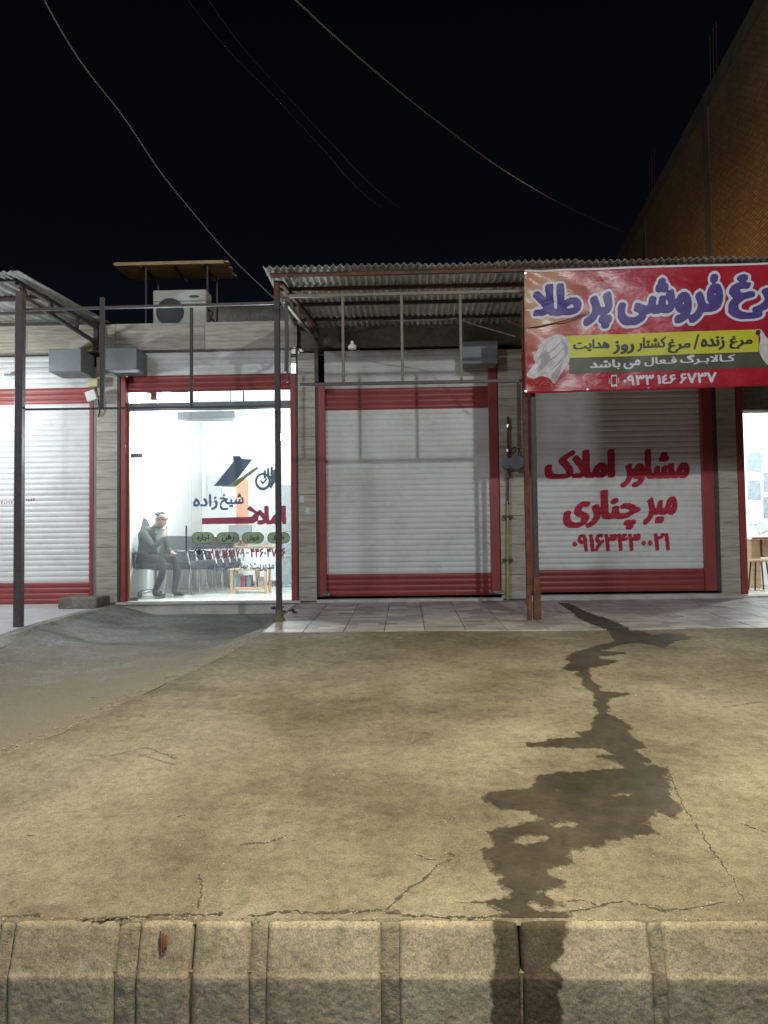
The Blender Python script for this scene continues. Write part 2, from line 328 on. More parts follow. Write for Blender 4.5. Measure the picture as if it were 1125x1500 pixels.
# ------------------------------------------------------------------ object helpers
WPOS = {}
def tag(o, label=None, cat=None, group=None, kind=None):
    if label: o['label'] = label
    if cat: o['category'] = cat
    if group: o['group'] = group
    if kind: o['kind'] = kind
    return o
def thing(name, label, cat, loc, group=None):
    o = bpy.data.objects.new(name, None); C.objects.link(o); o.location = loc; o.empty_display_size = 0.2
    WPOS[o.name] = Vector(loc); return tag(o, label, cat, group)
class MB:
    """collects shapes in world coordinates, built as ONE mesh object"""
    def __init__(s): s.v = []; s.f = []; s.sm = False
    def add(s, vs, fs):
        k = len(s.v); s.v += [tuple(p) for p in vs]; s.f += [tuple(i + k for i in q) for q in fs]; return s
    def box(s, x0, x1, y0, y1, z0, z1):
        x0, x1 = sorted((x0, x1)); y0, y1 = sorted((y0, y1)); z0, z1 = sorted((z0, z1))
        vs = [(x, y, z) for z in (z0, z1) for y in (y0, y1) for x in (x0, x1)]
        return s.add(vs, [(0, 2, 3, 1), (4, 5, 7, 6), (0, 1, 5, 4), (2, 6, 7, 3), (0, 4, 6, 2), (1, 3, 7, 5)])
    def bar(s, a, b, w_, h_=None, up=(0, 0, 1)):
        a, b = Vector(a), Vector(b); d = (b - a).normalized(); h_ = h_ or w_
        u = Vector(up)
        if abs(d.dot(u)) > 0.98: u = Vector((0, 1, 0))
        r = d.cross(u).normalized(); u = r.cross(d)
        vs = [p + r * (i * w_ / 2) + u * (j * h_ / 2) for p in (a, b) for i, j in ((-1, -1), (1, -1), (1, 1), (-1, 1))]
        return s.add(vs, [(0, 1, 2, 3), (7, 6, 5, 4), (0, 4, 5, 1), (1, 5, 6, 2), (2, 6, 7, 3), (3, 7, 4, 0)])
    def tube(s, pts, r, n=8, cap=True):
        pts = [Vector(p) for p in pts]; rs = r if isinstance(r, (list, tuple)) else [r] * len(pts)
        ref = None; rings = []
        for i, p in enumerate(pts):
            d = (pts[min(i + 1, len(pts) - 1)] - pts[max(i - 1, 0)]).normalized()
            if ref is None: ref = Vector((0, 0, 1)) if abs(d.z) < 0.9 else Vector((1, 0, 0))
            a = d.cross(ref).normalized(); b = a.cross(d).normalized(); ref = b
            rings.append([p + (a * math.cos(2 * math.pi * k / n) + b * math.sin(2 * math.pi * k / n)) * rs[i] for k in range(n)])
        fs = []
        for i in range(len(pts) - 1):
            for k in range(n): fs.append((i * n + k, i * n + (k + 1) % n, (i + 1) * n + (k + 1) % n, (i + 1) * n + k))
        if cap: fs += [tuple(range(n - 1, -1, -1)), tuple((len(pts) - 1) * n + k for k in range(n))]
        s.sm = True; return s.add([q for r_ in rings for q in r_], fs)
    def lathe(s, c, prof, n=20, axis='Z'):
        vs = []; fs = []
        for (r, h) in prof:
            for k in range(n):
                a = 2 * math.pi * k / n; x, y = r * math.cos(a), r * math.sin(a)
                vs.append(Vector(c) + (Vector((x, y, h)) if axis == 'Z' else Vector((x, h, y)) if axis == 'Y' else Vector((h, x, y))))
        for i in range(len(prof) - 1):
            for k in range(n): fs.append((i * n + k, i * n + (k + 1) % n, (i + 1) * n + (k + 1) % n, (i + 1) * n + k))
        s.sm = True; return s.add(vs, fs)
    def build(s, name, mat, parent=None, bevel=0, label=None, kind=None, origin=None, smooth_=None):
        co = np.array(s.v, dtype=float)
        c = Vector(origin) if origin is not None else Vector(((co[:, 0].min() + co[:, 0].max()) / 2, (co[:, 1].min() + co[:, 1].max()) / 2, co[:, 2].min()))
        me = bpy.data.meshes.new(name)
        me.from_pydata([tuple(p) for p in (co - np.array(c))], [], s.f)
        me.materials.append(MATS[mat])
        if (s.sm if smooth_ is None else smooth_): me.polygons.foreach_set('use_smooth', [True] * len(me.polygons))
        bm = bmesh.new(); bm.from_mesh(me)
        if len(s.f) < 60000: bmesh.ops.recalc_face_normals(bm, faces=bm.faces)
        if bevel:
            es = [e_ for e_ in bm.edges if len(e_.link_faces) == 2 and e_.calc_face_angle(0) > 0.6]
            bmesh.ops.bevel(bm, geom=es, offset=bevel, segments=1, affect='EDGES', clamp_overlap=True)
        bm.to_mesh(me); bm.free()
        if s.sm: me.set_sharp_from_angle(angle=R(40))
        return link(name, me, c, parent, label, kind)
def link(name, me, c, parent=None, label=None, kind=None, mat=None):
    o = bpy.data.objects.new(name, me); C.objects.link(o); c = Vector(c)
    if parent is not None: o.parent = parent; o.location = c - WPOS[parent.name]
    else: o.location = c
    WPOS[o.name] = c
    if mat: o.material_slots[0].link = 'OBJECT'; o.material_slots[0].material = MATS[mat]
    return tag(o, label, kind=kind)
def dup_tree(o, delta, parent=None, label=None):
    c = o.copy(); C.objects.link(c); c.parent = parent
    if parent is None: c.location = o.location + Vector(delta)
    WPOS[c.name] = WPOS[o.name] + Vector(delta)
    if label: c['label'] = label
    for ch in [x for x in list(bpy.data.objects) if x.parent == o]: dup_tree(ch, delta, c)
    return c

# ------------------------------------------------------------------ fields, glyphs and outlines
def blur(a, k=1):
    for _ in range(k):
        a = (np.roll(a, 1, 0) + a * 2 + np.roll(a, -1, 0)) / 4; a = (np.roll(a, 1, 1) + a * 2 + np.roll(a, -1, 1)) / 4
    return a
def raster(polys, nx, ny, nonzero=True):
    """polys in cell units -> 0/1 node grid (ny, nx)"""
    M = np.zeros((ny, nx), bool); E_ = []
    for p in polys:
        p = np.asarray(p, float); q = np.roll(p, -1, 0); E_.append(np.hstack([p, q]))
    E_ = np.vstack(E_); xs = np.arange(nx)
    for j in range(ny):
        y = j + 1e-4
        a = E_[(E_[:, 1] <= y) & (E_[:, 3] > y)]; b = E_[(E_[:, 3] <= y) & (E_[:, 1] > y)]
        if not len(a) and not len(b): continue
        wn = np.zeros(nx, int)
        for s_, q in ((1, a), (-1, b)):
            if len(q):
                x = q[:, 0] + (y - q[:, 1]) / (q[:, 3] - q[:, 1]) * (q[:, 2] - q[:, 0])
                wn += s_ * (xs[:, None] > x[None, :]).sum(1)
        M[j] = (wn != 0) if nonzero else (wn % 2 != 0)
    return M
def dilate(M, a, b, ang):
    o = M.copy(); ca, sa = math.cos(ang), math.sin(ang); r = int(max(a, b)) + 1
    for dy in range(-r, r + 1):
        for dx in range(-r, r + 1):
            u, v = dx * ca + dy * sa, -dx * sa + dy * ca
            if (u / a) ** 2 + (v / b) ** 2 <= 1: o |= np.roll(np.roll(M, dy, 0), dx, 1)
    return o
def contour(mb, Fd, mapf, iso=0.5, maxrun=8):
    ny, nx = Fd.shape; I = Fd > iso
    full = I[:-1, :-1] & I[:-1, 1:] & I[1:, :-1] & I[1:, 1:]; anyc = I[:-1, :-1] | I[:-1, 1:] | I[1:, :-1] | I[1:, 1:]
    idx = {}; pts = []; fs = []
    def vid(key, x, y):
        k = idx.get(key)
        if k is None: k = idx[key] = len(pts); pts.append((x, y))
        return k
    for j in range(ny - 1):
        i = 0; row = full[j]
        cells = np.nonzero(anyc[j])[0]; k = 0
        while k < len(cells):
            i = int(cells[k])
            if row[i]:
                i1 = i
                while i1 + 1 < nx - 1 and row[i1 + 1] and i1 + 1 - i < maxrun: i1 += 1
                fs.append((vid((j, i), i, j), vid((j, i1 + 1), i1 + 1, j), vid((j + 1, i1 + 1), i1 + 1, j + 1), vid((j + 1, i), i, j + 1)))
                k += i1 - i + 1; continue
            cs = [(j, i), (j, i + 1), (j + 1, i + 1), (j + 1, i)]; poly = []
            for q in range(4):
                a, b = cs[q], cs[(q + 1) % 4]
                if I[a]: poly.append(vid(a, a[1], a[0]))
                if I[a] != I[b]:
                    t = (iso - Fd[a]) / (Fd[b] - Fd[a]); lo = min(a, b) + max(a, b)
                    poly.append(vid(lo, a[1] + (b[1] - a[1]) * t, a[0] + (b[0] - a[0]) * t))
            if len(poly) >= 3: fs.append(tuple(poly))
            k += 1
    if pts: mb.add([mapf(x, y) for x, y in pts], fs)

FORMS = {'ا': (0xFE8D, 0xFE8E), 'آ': (0xFE81, 0xFE82), 'د': (0xFEA9, 0xFEAA), 'ر': (0xFEAD, 0xFEAE), 'ز': (0xFEAF, 0xFEB0), 'و': (0xFEED, 0xFEEE),
         'ب': 0xFE8F, 'پ': 0xFB56, 'ت': 0xFE95, 'ج': 0xFE9D, 'چ': 0xFB7A, 'خ': 0xFEA5, 'ش': 0xFEB5, 'ط': 0xFEC1, 'غ': 0xFECD, 'ع': 0xFEC9, 'ف': 0xFED1,
         'ک': 0xFB8E, 'گ': 0xFB92, 'ل': 0xFEDD, 'م': 0xFEE1, 'ن': 0xFEE5, 'ه': 0xFEE9, 'ی': 0xFBFC}
def shape(word):
    if all(ch not in FORMS for ch in word): return word
    w2 = word.replace('لا', '\u0001'); out = []; prev = False
    for i, ch in enumerate(w2):
        nxt = w2[i + 1] if i + 1 < len(w2) else ' '
        nj = nxt in FORMS or nxt == '\u0001' or nxt == 'ـ'
        if ch == '\u0001': out.append(chr(0xFEFC if prev else 0xFEFB)); prev = False
        elif ch == 'ـ': out.append(ch); prev = True
        elif ch in FORMS:
            f = FORMS[ch]
            if isinstance(f, tuple): out.append(chr(f[1] if prev else f[0])); prev = False
            else: out.append(chr(f + (3 if prev and nj else 1 if prev else 2 if nj else 0))); prev = nj
        else: out.append(ch); prev = False
    return ''.join(reversed(out))
GC = {}
def glyphs(text, res=64):
    """nonzero-filled mask of a shaped Persian word"""
    if (text, res) in GC: return GC[(text, res)]
    cu = bpy.data.curves.new('glyph_outline', 'FONT'); cu.body = shape(text)
    ob = bpy.data.objects.new('glyph_outline', cu); C.objects.link(ob)
    dg = bpy.context.evaluated_depsgraph_get(); cc = ob.evaluated_get(dg).to_curve(dg, apply_modifiers=False)
    polys = []
    for s in cc.splines:
        bp = s.bezier_points; n = len(bp); pl = []
        if n:
            for i in range(n):
                a, b = bp[i], bp[(i + 1) % n]
                p0, p1, p2, p3 = a.co, a.handle_right, b.handle_left, b.co
                for k in range(5):
                    t = k / 5; q = p0 * (1 - t) ** 3 + p1 * 3 * t * (1 - t) ** 2 + p2 * 3 * t * t * (1 - t) + p3 * t ** 3; pl.append((q.x, q.y))
        else: pl = [(p.co.x, p.co.y) for p in s.points]
        if len(pl) > 2: polys.append(np.array(pl))
    ob.to_curve_clear(); bpy.data.objects.remove(ob); bpy.data.curves.remove(cu)
    al = np.vstack(polys); lo = al.min(0); pad = 24
    polys = [(p - lo) * res + pad for p in polys]; hi = (al.max(0) - lo) * res + 2 * pad
    M = raster(polys, int(hi[0]) + 2, int(hi[1]) + 2); GC[(text, res)] = M
    return M
def write(mb, text, box, mapper, nib=(4, 2.4), slope=0.0, out=0, res=64, maxrun=8):
    """box = l, t, r, b in photo pixels; mapper(px, py) gives the 3-D point on the lettered surface"""
    M = dilate(glyphs(text, res), nib[0], nib[1], R(20)) if nib else glyphs(text, res)
    ys, xs = np.nonzero(M); j0, j1, i0, i1 = ys.min(), ys.max(), xs.min(), xs.max()
    if out: M = dilate(M, out, out, 0)
    l, t, r_, b = box
    def mp(x, y):
        px = l + (x - i0) / (i1 - i0) * (r_ - l); py = b + (y - j0) / (j1 - j0) * (t - b)
        return mapper(px, py + slope * (px - (l + r_) / 2))
    contour(mb, blur(M.astype(float), 1), mp, maxrun=maxrun)

# ================================================================== THE GROUND
mb = MB(); mb.box(-150, 150, -150, 150, -0.3, 0.0); mb.build('road', 'road_asphalt', kind='structure')
def sheet(name, mat, xs_f, Ys, h, nx, kind, front_jitter=0.0):
    vs = []; fs = []; ny = len(Ys)
    for j, Y in enumerate(Ys):
        xa, xb = xs_f(Y)
        for i in range(nx):
            X = xa + (xb - xa) * i / (nx - 1)
            yy = Y
            if j == 0 and front_jitter: yy += front_jitter * (mnoise.fractal(Vector((X * 5, 1.7, 0)), 0.6, 2.1, 6))
            z = h(X, Y)
            if j == 0 and front_jitter: z -= 0.018
            vs.append((X, yy, z))
    for j in range(ny - 1):
        for i in range(nx - 1):
            k = j * nx + i; fs.append((k, k + 1, k + nx + 1, k + nx))
    m = MB(); m.add(vs, fs); o = m.build(name, mat, kind=kind, smooth_=True); return o
KY = 3.0                                       # kerb arris
def fine_h(X, Y): return H(X, Y) + 0.0012 * mnoise.fractal(Vector((X * 4, Y * 4, 0)), 0.8, 2, 4)
Ys = [KY + 0.014 + (7.73 - KY - 0.014) * (i / 150) ** 1.3 for i in range(151)]
sheet('ramp', 'slab_concrete', lambda Y: (max(joint_x(Y) + 0.035 * mnoise.fractal(Vector((Y * 3.1, 4, 0)), 0.6, 2.2, 6) * (Y < 7.6), -9), 9.0), Ys, fine_h, 420, 'structure', 0.012)
Ya = [2.985 + (10.62 - 2.985) * (i / 110) for i in range(111)]
sheet('forecourt', 'asphalt', lambda Y: (-9.0, joint_x(Y) + 0.06), Ya, HL, 160, 'structure')
# front lip of the ramp slab over its sloping edge towards the asphalt
lip = MB()
for i in range(110):
    ya, yb = 4.2 + i * 3.53 / 110, 4.2 + (i + 1) * 3.53 / 110
    xa, xb = joint_x(ya), joint_x(yb)
    j_ = lambda y: 0.018 * mnoise.noise(Vector((y * 9, 0, 0)))
    lip.add([(xa - 0.03 + j_(ya), ya, HL(xa - .1, ya) - 0.03), (xb - 0.03 + j_(yb), yb, HL(xb - .1, yb) - 0.03), (xb, yb, fine_h(xb, yb)), (xa, ya, fine_h(xa, ya))], [(0, 1, 2, 3)])
lip.build('slab_edge', 'asphalt', kind='structure')

# tiled apron in front of the shutters: each tile is a part
TS = 0.41
ap = MB(); x0a, x1a = -1.46, 7.8
n_ = 24
vs = [(x, y, H(0, y) - 0.030) for y in (7.75, 10.56) for x in (x0a, x1a)] + [(x, y, H(0, y) - 0.25) for y in (7.75, 10.56) for x in (x0a, x1a)]
ap.add(vs, [(0, 1, 3, 2), (4, 6, 7, 5), (0, 4, 5, 1), (2, 3, 7, 6), (0, 2, 6, 4), (1, 5, 7, 3)])
apron = ap.build('pavement', 'render_coat', kind='structure')
sl = math.atan(0.10 / 2.77)
def tile_mesh(wx, wy, t=0.03, name='tile'):
    m = MB(); m.box(-wx / 2, wx / 2, -wy / 2, wy / 2, -t, 0)
    me = bpy.data.meshes.new(name); me.from_pydata(m.v, [], m.f); me.materials.append(MATS['apron_tile'])
    bm = bmesh.new(); bm.from_mesh(me); bmesh.ops.recalc_face_normals(bm, faces=bm.faces)
    bmesh.ops.bevel(bm, geom=[e_ for e_ in bm.edges if all(v.co.z > -0.001 for v in e_.verts)], offset=0.0025, segments=1, affect='EDGES'); bm.to_mesh(me); bm.free(); return me
tme = tile_mesh(TS - 0.006, TS - 0.006)
rows = [7.75 + TS * (k + 0.5) for k in range(7)]
for r_i, y in enumerate(rows):
    x = x0a + TS / 2
    while x < 7.7:
        yc = y if r_i < 6 else min(y, 10.56 - TS / 2 + 0.06)
        o = link('tile', tme, (x, yc, H(0, yc) - 0.002 + rnd.uniform(-0.0015, 0.0015)), apron)
        o.rotation_euler = (sl + rnd.uniform(-.002, .002), rnd.uniform(-.003, .003), rnd.uniform(-.003, .003)); x += TS

# raised light platform on the left, with its crumbling concrete lip
def HP(X, Y): return CAMZ - 0.79 - (10.5 - Y) * 0.035
pl = MB(); vs = []
ex = [(7.2, -3.92), (7.9, -3.98), (8.6, -4.02), (9.4, -3.98), (10.0, -3.90), (10.62, -3.86)]
for y, x in ex: vs += [(-9, y, HP(0, y)), (x - 0.16, y, HP(0, y)), (x - 0.16, y, HP(0, y) - 0.3), (-9, y, HP(0, y) - .3)]
fs = []
for i in range(len(ex) - 1):
    a = i * 4; fs += [(a, a + 1, a + 5, a + 4), (a + 1, a + 2, a + 6, a + 5), (a + 2, a + 3, a + 7, a + 6), (a, a + 4, a + 7, a + 3)]
fs += [(0, 3, 2, 1), (20, 21, 22, 23)]
pl.add(vs, fs); plat = pl.build('platform', 'platform_stone', kind='structure')
lp = MB(); segs = 46; vs = []; fs = []
for i in range(segs + 1):
    y = 7.2 + (10.45 - 7.2) * i / segs
    k = min(len(ex) - 2, max(0, sum(1 for q in ex if q[0] <= y) - 1)); x = ex[k][1] + (ex[k + 1][1] - ex[k][1]) * (y - ex[k][0]) / (ex[k + 1][0] - ex[k][0])
    jj = [0.03 * mnoise.fractal(Vector((y * 4, s_, 0)), .7, 2, 5) for s_ in (0, 5, 9)]
    vs += [(x - 0.17, y, HP(0, y) + 0.004), (x - 0.03 + jj[0], y, HP(0, y) + 0.008 + jj[2] * .2), (x + 0.04 + jj[1], y, HP(0, y) - 0.05), (x + 0.02 + jj[0], y, HP(0, y) - 0.25)]
for i in range(segs):
    for q in range(3): fs.append((i * 4 + q, i * 4 + q + 1, i * 4 + q + 5, i * 4 + q + 4))
fs.append((0, 3, 2, 1)); lp.add(vs, fs); lp.build('platform_lip', 'lip_concrete', plat)

# ------------------------------------------------------------------ kerb
def poly_contains(poly, x, y):
    c = False; n = len(poly)
    for i in range(n):
        (x1, y1), (x2, y2) = poly[i], poly[(i + 1) % n]
        if (y1 > y) != (y2 > y) and x < (x2 - x1) * (y - y1) / (y2 - y1) + x1: c = not c
    return c
ZK = H(0, KY) - 0.004
kerb_prof = [(0.10, -0.02), (0.06, -0.004), (0.02, 0.0), (0.004, -0.004), (-0.006, -0.014), (-0.018, -0.05), (-0.042, -0.12), (-0.056, -0.160), (-0.064, -0.172), (-0.066, -0.19), (-0.067, -0.34), (-0.068, -0.50)]
kb = MB(); kb.box(-9, 9, KY - 0.045, KY + 0.3, -0.05, ZK - 0.16); kb.box(-9, 9, KY + 0.03, KY + 0.3, ZK - .16, ZK - 0.03)
kerb = kb.build('kerb', 'mortar', kind='structure')
def resample(prof, n):
    L = [0]
    for a, b in zip(prof, prof[1:]): L.append(L[-1] + math.dist(a, b))
    out = []
    for k in range(n):
        s = L[-1] * k / (n - 1); i = max(i for i in range(len(L)) if L[i] <= s + 1e-9); i = min(i, len(prof) - 2)
        t = (s - L[i]) / (L[i + 1] - L[i]); out.append((prof[i][0] + (prof[i + 1][0] - prof[i][0]) * t, prof[i][1] + (prof[i + 1][1] - prof[i][1]) * t))
    return out
WET_L = [(722, 1330), (722, 1365), (725, 1395), (719, 1425), (720, 1460), (725, 1520)]
WET_R = [(832, 1330), (831, 1370), (822, 1395), (814, 1420), (823, 1435), (824, 1520)]
def lerp_edge(E_, py):
    if py <= E_[0][1]: return E_[0][0]
    for (xa, ya), (xb, yb) in zip(E_, E_[1:]):
        if ya <= py <= yb: return xa + (xb - xa) * (py - ya) / (yb - ya)
    return E_[-1][0]
CMI = CM.transposed()
def to_px(p):
    q = CMI @ (Vector(p) - Vector((0, 0, CAMZ))); return 562.5 + FPX * q.x / -q.z, 750 - FPX * q.y / -q.z
def kerb_stone(xa, xb, parent, seed, dense=True):
    nx = max(4, int((xb - xa) / (0.006 if dense else 0.03))); ny = 96 if dense else 16; pr = resample(kerb_prof, ny)
    vs = []; wet = []
    for j, (dy, dz) in enumerate(pr):
        for i in range(nx + 1):
            t = i / nx; X = xa + (xb - xa) * t
            ed = min(X - xa, xb - X); rd = 0.022 * math.exp(-ed / 0.007) + 0.004 * math.exp(-ed / 0.03)
            n1 = mnoise.fractal(Vector((X * 55, dy * 55 + seed, dz * 55)), 0.7, 2.1, 4)
            n2 = mnoise.fractal(Vector((X * 9, dy * 9 + seed, dz * 9)), 0.7, 2.1, 3)
            amp = 0.0016 * n1 + 0.0012 * n2 - rd
            if j > ny - 24: amp *= 0.9
            nrm = (-0.5, 0.86) if dz > -0.002 else (-1, 0.25)
            p = (X, KY + dy + amp * nrm[0], ZK + dz + amp * nrm[1]); vs.append(p)
            if dense:
                px, py = to_px(p); jt = 10 * mnoise.fractal(Vector((X * 14, dz * 14, 2)), .7, 2, 4)
                a = lerp_edge(WET_L, py); b = lerp_edge(WET_R, py)
                wet.append(min(1, max(0, min(px + jt - a, b - px + jt) / 4 + .5)))
            else: wet.append(0)
    fs = [(j * (nx + 1) + i, j * (nx + 1) + i + 1, (j + 1) * (nx + 1) + i + 1, (j + 1) * (nx + 1) + i) for j in range(ny - 1) for i in range(nx)]
    b0 = len(vs)                                   # close the ends
    for s_, i in ((0, 0), (1, nx)):
        ring = [j * (nx + 1) + i for j in range(ny)]; vs.append((xa if i == 0 else xb, KY + 0.10, ZK - 0.49)); wet.append(0)
        for a, b in zip(ring, ring[1:]): fs.append((a, b, len(vs) - 1) if i == 0 else (b, a, len(vs) - 1))
    me = bpy.data.meshes.new('kerb_stone'); me.from_pydata([(x - xa, y - KY, z - ZK) for x, y, z in vs], [], fs); me.materials.append(MATS['kerb_concrete'])
    me.attributes.new('wet', 'FLOAT', 'POINT').data.foreach_set('value', wet)
    me.polygons.foreach_set('use_smooth', [True] * len(me.polygons))
    return link('kerb_stone', me, (xa, KY, ZK), parent)
kx = lambda px: P(px, 1390, KY - 0.06).x
cuts = [(-175, -12), (8, 166), (196, 277), (278.5, 364), (387, 558), (583, 763), (765, 958), (975, 1165)]
for i, (a, b) in enumerate(cuts): kerb_stone(kx(a), kx(b), kerb, i * 7.3)
xr = kx(1180)
while xr < 5: kerb_stone(xr, xr + 0.46, kerb, xr, False); xr += 0.5
xl = kx(-200)
while xl > -5: kerb_stone(xl - 0.46, xl, kerb, xl, False); xl -= 0.5
# mortar in the wide joints
for i, (a, b) in enumerate([(-12, 8), (166, 196), (364, 387), (558, 583), (958, 975)]):
    xa, xb = kx(a) - 0.004, kx(b) + 0.004; m = MB(); pr = resample(kerb_prof, 44); nx = 7; vs = []
    for j, (dy, dz) in enumerate(pr):
        for q in range(nx + 1):
            X = xa + (xb - xa) * q / nx
            am = 0.004 * mnoise.fractal(Vector((X * 40, dy * 40, dz * 40 + i)), .7, 2, 5) - 0.009 - 0.016 * math.exp(-q / 0.8) - 0.003 * math.exp(-(7 - q) / 0.9)
            n = (-1, 0.25) if dz > -.15 else (-1, 0); vs.append((X, KY + dy + am * n[0], ZK + dz + am * n[1]))
    m.add(vs, [(j * (nx + 1) + q, j * (nx + 1) + q + 1, (j + 1) * (nx + 1) + q + 1, (j + 1) * (nx + 1) + q) for j in range(43) for q in range(nx)])
    m.build('mortar_joint', 'joint_mortar', kerb, smooth_=True)

# ------------------------------------------------------------------ water stain running down the ramp
S5 = 2.32
stain = [(415, 8), (450, 10), (500, 35), (560, 55), (610, 80), (660, 103), (710, 105), (720, 120), (780, 112), (835, 115), (862, 130), (800, 138), (775, 160), (740, 150), (690, 142), (640, 145), (600, 155), (545, 172), (640, 176), (640, 180), (540, 190), (550, 200), (615, 205), (570, 220), (520, 228), (515, 245), (522, 265), (548, 290), (554, 308), (645, 316), (645, 321), (585, 330), (572, 345), (582, 365), (575, 385), (605, 395), (640, 415), (665, 435), (630, 440), (660, 460), (710, 497), (670, 510), (720, 540), (695, 560), (740, 565), (790, 570), (793, 590), (765, 598), (795, 620), (790, 650), (785, 670), (835, 712), (800, 740), (755, 715), (740, 700), (735, 725), (700, 760), (760, 792), (700, 795), (640, 800), (590, 812), (550, 828), (515, 830), (470, 850), (430, 875), (475, 885), (420, 895), (375, 910), (370, 930), (410, 945), (460, 957), (400, 972), (345, 985), (370, 1005), (420, 1030), (380, 1045), (345, 1035), (330, 1025), (300, 1025), (310, 1045), (350, 1062), (440, 1062), (450, 1095), (190, 1095), (235, 1067), (215, 1035), (60, 1027), (60, 1022), (170, 1020), (260, 1010), (255, 985), (200, 955), (240, 940), (195, 915), (175, 880), (165, 850), (190, 840), (180, 790), (220, 775), (310, 760), (370, 745), (310, 712), (220, 705), (180, 685), (155, 660), (230, 648), (320, 640), (340, 600), (360, 590), (480, 582), (600, 575), (635, 570), (625, 545), (550, 532), (610, 525), (560, 500), (470, 500), (310, 492), (310, 487), (410, 470), (500, 465), (480, 450), (530, 440), (525, 420), (540, 400), (555, 385), (550, 370), (530, 355), (540, 340), (536, 315), (514, 300), (490, 285), (502, 270), (470, 250), (485, 240), (425, 232), (455, 215), (440, 190), (490, 170), (560, 150), (610, 140), (600, 125), (580, 100), (520, 80), (480, 55), (455, 30)]
def ell(cx, cy, rx, ry, n=10): return [(cx + rx * math.cos(2 * math.pi * k / n) * (1 + .2 * math.sin(k * 5)), cy + ry * math.sin(2 * math.pi * k / n)) for k in range(n)]
holes = [ell(315, 812, 66, 17), ell(435, 760, 46, 15), ell(625, 660, 38, 7), ell(765, 580, 9, 4), ell(405, 645, 9, 4), ell(455, 300, 1, 1)]
def to_ground(poly): return [G(640 + x / S5, 880 + y / S5)[:2] for x, y in poly]
GX0, GY0, GS = 0.30, 2.93, 0.008
polys = [(np.array(to_ground(q)) - np.array((GX0, GY0))) / GS for q in [stain] + holes]
Mw = raster(polys, 360, 920, nonzero=False)
Fw = blur(Mw.astype(float), 5)
for j in range(Fw.shape[0]):
    nz = np.nonzero((Fw[j] > 0.02) & (Fw[j] < 0.98))[0]
    for i in nz:
        X, Y = GX0 + i * GS, GY0 + j * GS
        Fw[j, i] += 0.62 * mnoise.fractal(Vector((X * 17, Y * 13, 1)), 0.45, 2.3, 7)
def wet_h(X, Y): return fine_h(X, Y) + 0.0035 if Y < 7.74 else H(0, Y) + 0.0045
ws = MB(); Fw[:int((KY + 0.035 - GY0) / GS)] = 0
contour(ws, Fw, lambda x, y: (GX0 + x * GS, GY0 + y * GS, wet_h(GX0 + x * GS, GY0 + y * GS)), iso=0.52, maxrun=4)
o = ws.build('water', 'wet_concrete', kind='structure', smooth_=True)
wd = MB(); contour(wd, Fw, lambda x, y: (GX0 + x * GS, GY0 + y * GS, wet_h(GX0 + x * GS, GY0 + y * GS) - 0.0012), iso=0.24, maxrun=4)
wd.build('damp_fringe', 'damp_concrete', o, smooth_=True)

# ------------------------------------------------------------------ cracks filled with dirt
ck = MB(); CRUMBS = []
def crack(pts, wid=0.008, seed=0, h=fine_h):
    P3 = [G(*p, h=h) for p in pts]; path = []
    for a, b in zip(P3, P3[1:]):
        n = max(2, int((b - a).length / 0.009))
        for k in range(n): path.append(a.lerp(b, k / n))
    path.append(P3[-1]); vs = []
    for i, p in enumerate(path):
        j1 = 0.013 * mnoise.fractal(Vector((p.x * 22 + seed, p.y * 22, 0)), .5, 2.3, 6); q = p + Vector((j1, j1 * 0.8, 0))
        d = (path[min(i + 1, len(path) - 1)] - path[max(i - 1, 0)]); d.z = 0; d = d.normalized() if d.length else Vector((1, 0, 0)); n = Vector((-d.y, d.x, 0))
        ww = wid * (0.15 + 2.2 * abs(mnoise.fractal(Vector((p.x * 30, p.y * 30, seed)), .5, 2.2, 4)))
        for _q in range(2):
            if rnd.random() < .5: CRUMBS.append((p.x + rnd.gauss(0, .012), p.y + rnd.gauss(0, .010), h(p.x, p.y) + .001))
        ww = ww * (0.3 if i in (0, len(path) - 1) else 1)
        for s_ in (-1, 1):
            r = q + n * s_ * ww / 2; vs.append((r.x, r.y, h(r.x, r.y) + 0.0022))
    ck.add(vs, [(2 * i, 2 * i + 1, 2 * i + 3, 2 * i + 2) for i in range(len(path) - 1)])
crack([(560, 1338), (575, 1325), (600, 1300), (622, 1290), (640, 1268), (662, 1258), (660, 1248)], 0.012, 1)
crack([(640, 1262), (606, 1252)], 0.006, 2)
crack([(630, 1208), (676, 1196)], 0.007, 3); crack([(350, 1238), (392, 1234), (420, 1226)], 0.009, 4)
crack([(293, 1330), (296, 1300), (292, 1280)], 0.007, 5); crack([(200, 1105), (255, 1120)], 0.006, 6)
crack([(0, 1344), (40, 1342), (62, 1343)], 0.014, 7); crack([(120, 1347), (190, 1344), (250, 1340), (300, 1341), (330, 1338)], 0.014, 8)
crack([(360, 1343), (385, 1341), (410, 1335), (480, 1338), (560, 1334)], 0.014, 9)
crack([(565, 1337), (620, 1343), (700, 1345), (730, 1341), (770, 1343)], 0.015, 10)
crack([(668, 1322), (720, 1323), (760, 1330)], 0.008, 11); crack([(825, 1335), (860, 1333), (890, 1324), (915, 1320)], 0.012, 12)
crack([(875, 1326), (850, 1318), (828, 1322)], 0.010, 13); crack([(920, 1320), (970, 1334), (1020, 1330), (1060, 1322)], 0.009, 14)
crack([(960, 1325), (975, 1338)], 0.014, 15); crack([(1000, 1180), (1040, 1240), (1075, 1290), (1090, 1320)], 0.006, 16)
crack([(980, 1130), (1000, 1180)], 0.006, 17); crack([(1084, 1206), (1125, 1220)], 0.010, 18)
